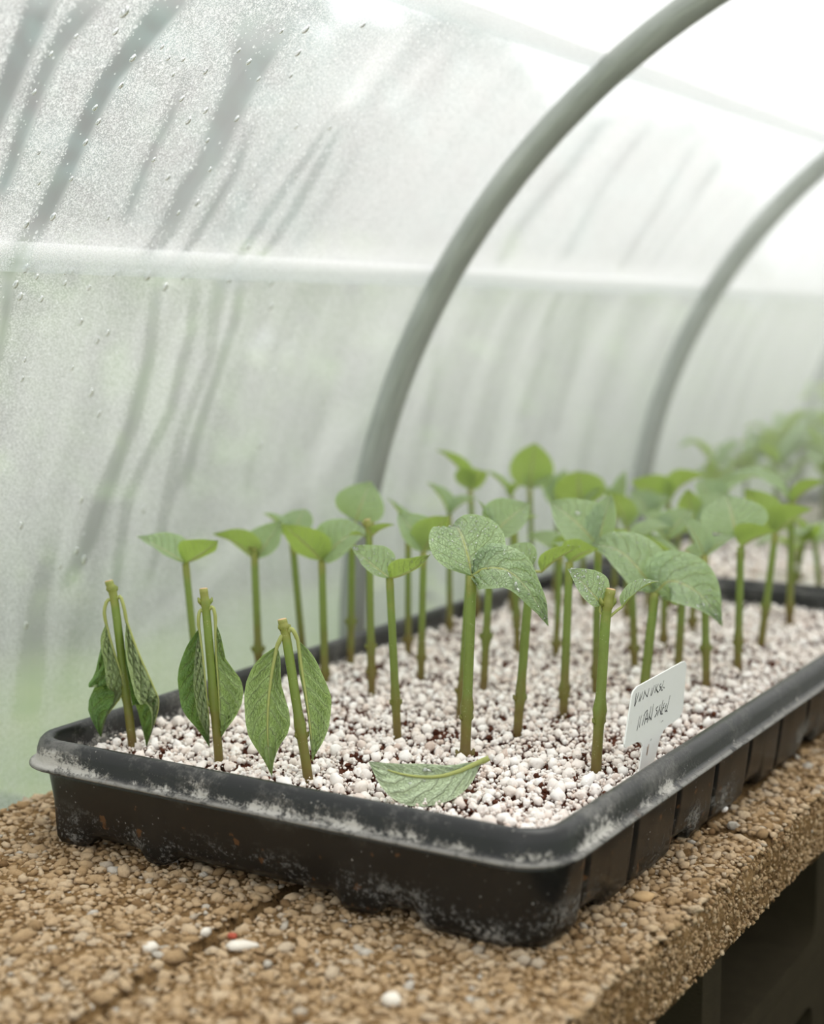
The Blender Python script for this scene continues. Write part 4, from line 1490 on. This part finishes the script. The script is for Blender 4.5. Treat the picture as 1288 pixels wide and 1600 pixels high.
# --- upright cuttings: (base, node, stem radius, leaves, label, options)
CUTS = [
    ((312, 1092), (290, 880), 7.0, [((214, 838), 8, (.2, .85, .5), 62, dict(sag=2, fold=.5, beads=25)), ((341, 845), -38, (-.3, .7, -.62), 62, dict(sag=-3))],
     'leftmost upright cutting, standing by the film behind the drooping ones', {}),
    ((405, 1052), (398, 874), 7.0, [((332, 834), -26, (.4, .62, -.62), 54, dict(sag=8)), ((440, 812), 24, (-.2, .5, .85), 58, dict(sag=-4))],
     'second upright cutting from the left, behind the limp broad-leaved one', dict(nodes=(.30,), cut=(400, 850))),
    ((474, 1030), (457, 843), 6.6, [((410, 802), 0, (.3, .9, .2), 36, {}), ((478, 795), 26, (-.1, .9, .4), 56, dict(fold=.2))],
     'third upright cutting from the left, partly hidden behind the broad limp leaf', dict(nodes=(.2,))),
    ((508, 1062), (503, 876), 7.2, [((440, 819), -34, (.5, .5, -.7), 74, dict(sag=3, fold=.2)), ((573, 828), 18, (.1, .7, .7), 70, dict(sag=16, beads=20))],
     'fourth upright cutting from the left, a backlit yellow-green leaf facing the viewer', dict(nodes=(.28,))),
    ((548, 1036), (550, 846), 6.6, [((500, 818), 20, (.1, .85, .5), 46, dict(fold=.2)), ((580, 752), 16, (-.1, .15, .97), 72, dict(base=(556, 814), bdd=6, fold=.25, beads=15, pet=[(550, 846, 0), (552, 830, 4)]))],
     'cutting with one round upright leaf, in front of the nearest hoop', dict(nodes=(.50,))),
    ((581, 1080), (577, 842), 6.6, [((618, 820), -16, (-.5, .6, -.6), 24, {}), ((545, 838), 26, (.3, .8, .4), 28, {})],
     'thin cutting with a cut tip, just left of the water-beaded front one', dict(cut=(574, 812), nodes=(.38, .28))),
    ((621, 1148), (609, 903), 7.6, [((548, 853), 4, (.42, .6, .68), 68, dict(sag=-2, fold=.5, beads=110)), ((673, 866), -34, (-.15, .85, -.5), 50, dict(sag=-8, fold=.5, beads=60))],
     'water-beaded cutting behind the fallen leaf, left of the tallest front one', dict(nodes=(.42,))),
    ((638, 1016), (638, 836), 6.0, [((604, 778), 8, (.55, .5, .2), 34, {}), ((690, 826), 16, (-.1, .9, .4), 44, {})],
     'slender cutting in the second row, left of the tallest front one', {}),
    ((658, 1056), (662, 862), 6.6, [((622, 802), 26, (.3, .55, .75), 66, dict(beads=20)), ((702, 806), -22, (-.3, .5, -.75), 58, {})],
     'cutting with a pale cupped leaf and a yellow-green one, left behind the tallest front one', {}),
    ((703, 985), (702, 806), 5.6, [((666, 753), 8, (.7, .5, .4), 38, {}), ((746, 778), 10, (-.4, .7, .4), 36, {})],
     'slim blurred cutting near the left rim, right of the nearest hoop', {}),
    ((727, 1178), (738, 900), 9.6, [((706, 826), 62, (.10, .62, .78), 112, dict(mid=[(731, 868, 14), (722, 838, 32), (714, 824, 48)], fold=.30, beads=260, ripple=.7, sag=0)),
        ((857, 978), -12, (.40, .58, .70), 84, dict(mid=[(760, 888, -16), (796, 893, -20), (830, 928, -18)], fold=.22, beads=150, ripple=.8,
         drops=[(.55, -.2, .0022), (.68, -.55, .0018), (.62, -.7, .002), (.45, -.4, .0013)]))],
     'tallest front cutting, behind the fallen leaf, its two leaves beaded with water', dict(nodes=(.44, .22))),
    ((719, 1112), (734, 885), 6.6, [((696, 862), 24, (.3, .8, .5), 30, {}), ((770, 858), 20, (-.3, .8, .5), 30, {})],
     'cutting almost hidden right behind the tallest front one', {}),
    ((756, 1075), (768, 838), 7.0, [((828, 787), 26, (-.15, .5, .85), 72, dict(beads=20)), ((745, 780), 14, (.8, .4, .4), 22, {})],
     'cutting with a pale leaf raised to the right, behind the tallest front one', dict(nodes=(.50,))),
    ((809, 1018), (804, 826), 6.2, [((784, 784), 6, (.5, .8, .1), 20, {}), ((842, 808), 10, (-.3, .9, .2), 26, {})],
     'cutting with a reddish tip, standing behind the drooping beaded leaf', dict(cut=(803, 812))),
    ((809, 1142), (829, 892), 8.4, [((776, 862), 14, (.3, .55, .78), 62, dict(fold=.4, beads=70)), ((909, 853), -26, (-.3, .85, -.35), 44, dict(base=(846, 893), sag=4, beads=80, pet=[(829, 892, 0), (836, 893, -2)]))],
     'stout cutting rising under the drooping beaded leaf, right of the tallest', dict(nodes=(.42,))),
    ((869, 1020), (876, 866), 6.0, [((822, 838), 22, (.2, .8, .6), 46, {}), ((893, 834), -10, (-.5, .5, -.7), 28, {})],
     'thin blurred cutting behind the one with the reddish brown base', {}),
    ((881, 1108), (890, 878), 8.0, [((936, 858), -28, (-.4, .5, -.75), 56, dict(sag=6)), ((862, 848), 26, (.3, .8, .4), 34, {})],
     'cutting with a reddish brown stem base, centre right of the second row', dict(nodes=(.35, .08))),
    ((932, 1195), (947, 965), 9.6, [((887, 889), 4, (.42, .55, .72), 66, dict(base=(940, 945), sag=3, fold=.36, beads=170, pet=[(944, 963, 0), (938, 955, 0)], drops=[(.45, .85, .0012)], pr=.2)),
        ((1031, 909), 4, (-.1, .95, .3), 34, dict(base=(972, 948), sag=10, beads=30, pet=[(952, 965, 0), (961, 957, -2)], pr=.2))],
     'cut-topped front cutting standing just left of the white label', dict(cut=(955, 921), nodes=(.42,))),
    ((1003, 1108), (1024, 926), 9.0, [((922, 852), 42, (.28, .58, .77), 92, dict(mid=[(1005, 898, 10), (978, 868, 22), (950, 854, 34)], fold=.3, beads=90, ripple=.7)),
        ((1129, 978), -10, (.30, .55, .78), 92, dict(mid=[(1048, 908, -8), (1082, 920, -14), (1108, 945, -14)], fold=.26, beads=150, ripple=.7,
         drops=[(.72, .5, .0019), (.66, .75, .0016), (.9, .3, .0013)]))],
     'cutting behind the white label, a large wet leaf bending down to the right', dict(nodes=(.2,))),
    ((1060, 1044), (1069, 894), 7.4, [((994, 832), -6, (.35, .85, .25), 46, dict(sag=6)), ((1132, 849), 4, (-.1, .85, .5), 46, dict(beads=15))],
     'cut-topped cutting behind the label, short reddish stub between two leaves', dict(cut=(1072, 864), nodes=(.12,))),
    ((1104, 1068), (1101, 868), 7.2, [((1062, 806), 22, (.3, .7, .6), 46, {}), ((1152, 838), 26, (-.1, .85, .5), 30, {})],
     'straight cutting right of the label, behind the large wet leaf', dict(nodes=(.45,))),
    ((1153, 1045), (1158, 854), 7.2, [((1216, 831), -36, (-.4, .6, -.68), 62, dict(sag=5)), ((1134, 772), 36, (.05, .35, .93), 96, dict(base=(1150, 838), fold=.2, beads=15))],
     'cutting near the right rim with a broad pale leaf standing upright', dict(nodes=(.42,))),
    ((1190, 1005), (1212, 834), 6.8, [((1270, 795), -30, (-.4, .6, -.68), 66, dict(sag=5)), ((1164, 764), -8, (.35, .45, -.8), 56, {})],
     'cutting near the right rim, leaning right, second from the back corner', dict(nodes=(.50,))),
    ((1234, 974), (1238, 786), 6.6, [((1118, 756), 8, (.15, .9, .4), 46, dict(sag=30, fold=.2)), ((1294, 752), -12, (-.45, .75, -.4), 44, {})],
     'rightmost cutting, by the tray back corner, with a long arching leaf', dict(nodes=(.35,))),
    ((992, 1040), (986, 856), 6.6, [((924, 856), -26, (.25, .65, -.7), 52, dict(sag=4)), ((1052, 828), 12, (0, .92, .35), 42, dict(sag=14))],
     'cutting left behind the label plant, one long level leaf to the right', {}),
    ((1037, 1008), (1040, 842), 6.2, [((1004, 800), 18, (.2, .7, .65), 46, {}), ((1084, 798), 14, (-.2, .7, .6), 52, {})],
     'cutting in the third row straight behind the label plant', {}),
    ((931, 1076), (935, 856), 7.2, [((858, 783), 14, (.3, .5, .8), 88, dict(base=(930, 848), fold=.25, beads=15, drops=[(.55, .35, .0016)])), ((956, 772), 28, (-.35, .4, .85), 50, {})],
     'cutting behind the cut-topped front one with a wide pale leaf to the left', {}),
    ((980, 968), (980, 826), 5.6, [((944, 768), -6, (.55, .5, -.6), 42, dict(sag=10)), ((1010, 792), 14, (-.3, .8, .5), 34, {})],
     'blurred cutting in the back right, a leaf arching over to the left', {}),
    ((1082, 985), (1086, 826), 6.0, [((1074, 764), -8, (.05, .4, -.9), 44, {}), ((1140, 770), 18, (-.2, .8, .55), 54, {})],
     'blurred cutting in the back right with an upright yellow-green leaf', {}),
    ((746, 962), (735, 766), 5.4, [((681, 703), 6, (.6, .45, -.3), 42, dict(sag=10, ripple=.2)), ((756, 736), -22, (-.3, .5, -.75), 58, {})],
     'blurred cutting in the back left with a leaf curving up to the left', dict(quality=.6)),
    ((833, 942), (828, 764), 5.2, [((836, 692), -22, (.1, .4, -.9), 72, {}), ((866, 742), 20, (-.3, .6, .7), 44, {})],
     'blurred cutting in the back row with one broad leaf upright against the film', dict(quality=.6)),
    ((800, 952), (800, 778), 5.0, [((756, 735), 4, (.6, .6, .2), 30, {}), ((818, 758), -8, (-.4, .7, -.4), 26, {})],
     'small blurred cutting in the back row, left of the broad upright leaf', dict(quality=.6)),
    ((913, 945), (908, 792), 5.4, [((902, 736), -24, (.1, .35, -.92), 84, {}), ((945, 760), 12, (-.4, .6, .6), 34, {})],
     'blurred cutting in the back row with a wide green leaf facing away', dict(quality=.6)),
    ((1046, 945), (1045, 788), 5.4, [((986, 752), -14, (.35, .5, -.75), 56, dict(sag=8)), ((1106, 744), -6, (-.45, .6, -.5), 58, dict(sag=14))],
     'blurred cutting in the back right, its leaves spread like a roof', dict(quality=.6)),
    ((1012, 950), (1016, 808), 5.4, [((984, 768), 16, (.25, .55, .78), 52, {}), ((1046, 775), 14, (-.25, .7, .6), 40, {})],
     'blurred cutting in the back right with a pale triangular leaf', dict(quality=.6)),
    ((1098, 958), (1110, 790), 5.4, [((1090, 752), 16, (.2, .7, .65), 64, {}), ((1188, 742), 10, (-.2, .9, .35), 50, dict(sag=8))],
     'blurred cutting in the back right, a pale level leaf reaching right', dict(quality=.6)),
    ((868, 935), (872, 790), 5.0, [((846, 745), 16, (.2, .5, .8), 46, {}), ((884, 733), 20, (-.2, .6, .7), 36, {})],
     'blurred cutting in the back row, right of the broad upright leaf', dict(quality=.6)),
    ((960, 940), (962, 800), 4.8, [((940, 760), 10, (.2, .7, .6), 34, {}), ((978, 735), 10, (-.2, .6, .7), 26, {})],
     'small blurred cutting in the back row, right of the wide green leaf', dict(quality=.6)),
]
for k, (b, nd, r, lv, lab, op) in enumerate(CUTS):
    cutting(b, nd, r, lv, lab, seed=10 + k, **op)

# --- far trays: blurred plants nobody could tell apart
def far_plant(x, y, h, seed, label, group, size=1.0, zb=PZ, npairs=1):
    r = random.Random(seed)
    B = np.array([x, y, zb])
    root = empty('leafy_cutting', B)
    tag(root, label, 'plant cutting', group)
    top = B + np.array([r.uniform(-.008, .008), r.uniform(-.008, .008), h])
    obj('stem', stem_mesh([B - np.array([0, 0, .012]), B, (B + top) / 2, top], .0026, .0022, (.35,), 8), M_STEM, root)
    a0 = r.uniform(0, math.pi)
    for q in range(npairs):
        att = top - np.array([0, 0, .022 * q])
        for s in (0, 1):
            a = a0 + math.pi * s + q * 1.4 + r.uniform(-.3, .3)
            L = size * r.uniform(.028, .04) * (1 + .15 * q)
            d = np.array([math.cos(a), math.sin(a), 0])
            up = r.uniform(.15, .9)
            C = att + d * L * .9 + np.array([0, 0, L * up * .6])
            cm = att + d * L * .5 + np.array([0, 0, L * (up * .6 + .12)])
            n = np.array([0, 0, 1.0]) - d * up * .6
            hw = L * r.uniform(.27, .36)
            pw = [max(.012, default_width(t)) * hw for t in np.linspace(0, 1, 12)]
            leaf_blade(root, [att, cm, C], n, pw, pw, .3, .3, M_LEAF, M_PETIOLE, None, 10, 6, seed + s, .4, 0, (), .0006)


k = 0
rr_ = random.Random(5)
for j, y in enumerate((.72, .80, .99, 1.08, 1.17, 1.26)):
    for i, x in enumerate((-.28, -.235, -.19, -.14, -.085, -.035)):
        if j < 2 and i in (0, 2): continue
        k += 1
        short = j < 2
        far_plant(x + rr_.uniform(-.016, .016), y + rr_.uniform(-.02, .02), rr_.uniform(.02, .04) if short else rr_.uniform(.075, .105), 300 + k,
                  'low blurred seedling at the front of the second tray' if short else 'blurred leafy cutting among the rows of the second tray',
                  'low seedlings in the second tray' if short else 'cuttings in the second tray', 1.2 if short else 1.5, npairs=1 if short else 2)
for j, y in enumerate((1.42, 1.52)):
    for i, x in enumerate((-.30, -.255, -.21, -.165)):
        k += 1
        far_plant(x + rr_.uniform(-.016, .016), y + rr_.uniform(-.02, .02), rr_.uniform(.10, .125), 300 + k,
                  'tall pale blurred plant in the farthest tray', 'plants in the farthest tray', 1.9, npairs=2)

# ================================================================== FALLEN LEAF
FD = depth_of(atz(665, 1215, PZ + .005))
fpx = FD / F_PX
mid = [atd(x, y, FD - .0125 + e * fpx) for (x, y, e) in ((752, 1190, 2), (715, 1206, -2), (680, 1214, -5), (640, 1212, -4), (605, 1203, 2), (576, 1190, 8))]
fl_root = empty('fallen_leaf', atz(665, 1225, PZ))
tag(fl_root, 'pale fallen leaf lying underside up on the perlite at the front of the tray', 'leaf')
w_far = np.array([1, 7, 11, 14, 17, 18, 17, 13, 10, 6, 0.3]) * fpx * 1.2
w_near = np.array([1, 17, 28, 34, 38, 41, 40, 34, 24, 11, 0.3]) * fpx * 1.15
leaf_blade(fl_root, mid, cam_vec((0, -.36, -.93)), w_far, w_near, .2, -.1, M_LEAF_PALE, M_PETIOLE,
           [atd(764, 1184, FD - .0125), atd(759, 1187, FD - .0125)], 30, 16, 77, .5, 40, [(.47, -.45, .0016), (.5, -.5, .0013), (.60, .3, .0009), (.27, -.42, .0009), (.5, .2, .0007)], .0013, .0, True)

# ================================================================== LABEL
LB = atz(1003, 1212, .040)
LX = LB[0]
outline_px = [(985, 1216), (1001, 1172), (1003.5, 1166), (1001, 1161), (996, 1159.5), (991, 1161), (980, 1167.5), (976, 1168), (975, 1163), (987, 1086), (989.5, 1079), (995, 1072.5),
              (1065, 1034), (1070, 1033), (1072.5, 1037), (1072, 1045), (1066.5, 1110), (1062, 1121), (1053, 1128), (1045, 1133), (1037, 1141), (1031, 1152), (1024, 1182), (1014, 1208), (1002, 1228), (985, 1236)]
outline_px[0] = (1000, 1220)
outline_px = [(995, 1222), (999.5, 1196), (1003, 1172), (1003.5, 1166), (1001, 1161), (996, 1159.5)] + outline_px[5:24] + [(1016, 1206), (1010, 1226)]
op = np.array([atx(x, y, LX) for x, y in outline_px])
TH = 0.0008
nO = len(op)
V = [p + np.array([TH / 2, 0, 0]) for p in op] + [p - np.array([TH / 2, 0, 0]) for p in op]
Fs = [tuple(range(nO)), tuple(range(2 * nO - 1, nO - 1, -1))] + [(i, i + nO, (i + 1) % nO + nO, (i + 1) % nO) for i in range(nO)]
lab_root = empty('plant_label', LB)
tag(lab_root, 'white plastic plant label with faded handwriting, stuck in beside the right rim', 'plant label')
bm = bmesh.new()
vs2 = [bm.verts.new(v) for v in V]
for f in Fs: bm.faces.new([vs2[i] for i in f])
bmesh.ops.recalc_face_normals(bm, faces=bm.faces)
bmesh.ops.bevel(bm, geom=[e for e in bm.edges if e.is_boundary is False and abs((e.verts[0].co - e.verts[1].co).x) < 1e-6], offset=.0002, segments=1, affect='EDGES')
obj('label_plate', bm_mesh('label_plate', bm, False), M_LABEL, lab_root)


def stroke(pts, w0, w1):
    """a flat pen mark on the face of the label; points in the photograph, widths in pixels"""
    P = smooth_path([atx(960 + x / 6.667, 1000 + y / 6.667, LX + TH / 2 + 0.00012) for x, y in pts], 8)
    n = len(P)
    T = np.gradient(P, axis=0)
    V, Fs = [], []
    for i in range(n):
        t = T[i] / np.linalg.norm(T[i])
        s = np.cross(t, [1, 0, 0])
        w = (w0 + (w1 - w0) * i / (n - 1)) * .72 / F_PX / 2
        V += [P[i] - s * w, P[i] + s * w]
    for i in range(n - 1): Fs.append((2 * i, 2 * i + 1, 2 * i + 3, 2 * i + 2))
    return V, Fs


LINE1 = [([(232, 555), (224, 620), (213, 690)], 1.2, 2.6), ([(258, 545), (243, 600), (226, 655), (216, 690)], 1.2, 1.6), ([(276, 560), (270, 600), (256, 642)], 1, 1.8), ([(300, 535), (284, 590), (268, 640)], 1, 2),
         ([(322, 520), (312, 575), (298, 622)], 1, 1.8), ([(320, 535), (330, 565), (347, 592)], 1, 2), ([(366, 500), (356, 550), (345, 592)], 1, 2.2), ([(400, 495), (378, 580)], .8, 1.4), ([(420, 470), (405, 530), (386, 582)], 1, 2.2),
         ([(440, 460), (432, 510), (425, 550)], 1, 2.4), ([(462, 455), (440, 515), (462, 545)], 1, 2.6), ([(442, 515), (456, 545)], 2, 2),
         ([(490, 452), (474, 482), (488, 500), (470, 528)], 1.6, 2), ([(520, 420), (505, 470), (492, 522), (506, 518)], 1, 2), ([(515, 490), (524, 500)], 2, 2.2), ([(478, 488), (492, 486)], 1.5, 1.5)]
LINE2 = [([(268, 790), (252, 870), (238, 945)], .8, 1.6), ([(288, 780), (272, 850), (262, 912)], .8, 1.8), ([(325, 745), (308, 820), (292, 890)], .8, 2), ([(308, 790), (330, 750), (350, 725)], 1, 1),
         ([(350, 725), (332, 800), (314, 880)], 1.2, 2.4), ([(350, 760), (348, 820), (345, 862)], 1.6, 2.4), ([(325, 826), (352, 818)], 2, 2),
         ([(386, 690), (372, 770), (360, 836)], 1, 2.4), ([(366, 790), (376, 812), (388, 832)], 1.6, 2.4), ([(412, 665), (398, 750), (384, 836)], 1, 2.4),
         ([(458, 690), (436, 722), (450, 748), (424, 804)], 1.6, 2.4), ([(482, 672), (466, 735), (450, 790)], 1.2, 2.2), ([(470, 700), (480, 740), (490, 772)], 1.2, 1.6), ([(510, 625), (496, 700), (482, 778)], 1.2, 2),
         ([(524, 655), (506, 715), (492, 772), (508, 765)], 1.4, 2), ([(504, 712), (522, 702)], 1.4, 1.4), ([(546, 660), (530, 742), (548, 728)], 1.4, 2.2), ([(584, 575), (566, 655), (546, 740), (556, 738)], 1.2, 2.2), ([(530, 690), (540, 686)], 1.2, 1.2)]
V, Fs = join([stroke(*q) for q in LINE1])
hw1 = obj('handwriting', mesh_from('handwriting', V, Fs, False), M_INK, lab_root); hw1['label'] = 'upper line of smeared black handwriting'
V, Fs = join([stroke(*q) for q in LINE2])
hw2 = obj('handwriting', mesh_from('handwriting', V, Fs, False), M_INK, lab_root); hw2['label'] = 'lower line of smeared black handwriting'
V, Fs = join([stroke(*q) for q in [([(500, 845), (510, 838)], 1.5, 1.5), ([(487, 860), (494, 848)], 1.2, 1.2), ([(389, 1028), (379, 1052)], 1.6, 1.2)]])
obj('ink_speck', mesh_from('ink_speck', V, Fs, False), M_GREY_INK, lab_root)
V, Fs = join([stroke([(362, 1085), (355, 1130), (338, 1200)], 3, 6), stroke([(348, 1110), (345, 1150), (340, 1185)], 3, 2)])
sm = obj('smear', mesh_from('smear', V, Fs, False), M_RUST, lab_root); sm['label'] = 'faint brownish smear on the stalk'

# ================================================================== HUMID HAZE in the far part of the tunnel
bm = bmesh.new()
hv = [bm.verts.new((prof(x, RH - .02)[0], y, prof(x, RH - .02)[1])) for y in (0.86, 4.45) for x in np.linspace(S_ARC - .02, S_ARC + math.pi * RH + .02, 25)]
for i in range(24):
    bm.faces.new((hv[i], hv[i + 1], hv[26 + i], hv[25 + i]))
bm.faces.new(hv[:25]); bm.faces.new(hv[25:][::-1]); bm.faces.new((hv[0], hv[25], hv[49], hv[24]))
bmesh.ops.recalc_face_normals(bm, faces=bm.faces)
t = NT('humid_haze')
vsn = t.n('ShaderNodeVolumeScatter'); vsn.inputs['Density'].default_value = 1.0; vsn.inputs['Color'].default_value = (.97, .98, .97, 1)
t.l(vsn.outputs[0], t.out.inputs['Volume'])
hz = obj('humid_haze', bm_mesh('humid_haze', bm, False), t.m)
tag(hz, 'pale humid haze hanging over the far trays in the tunnel', 'haze', None, 'stuff')
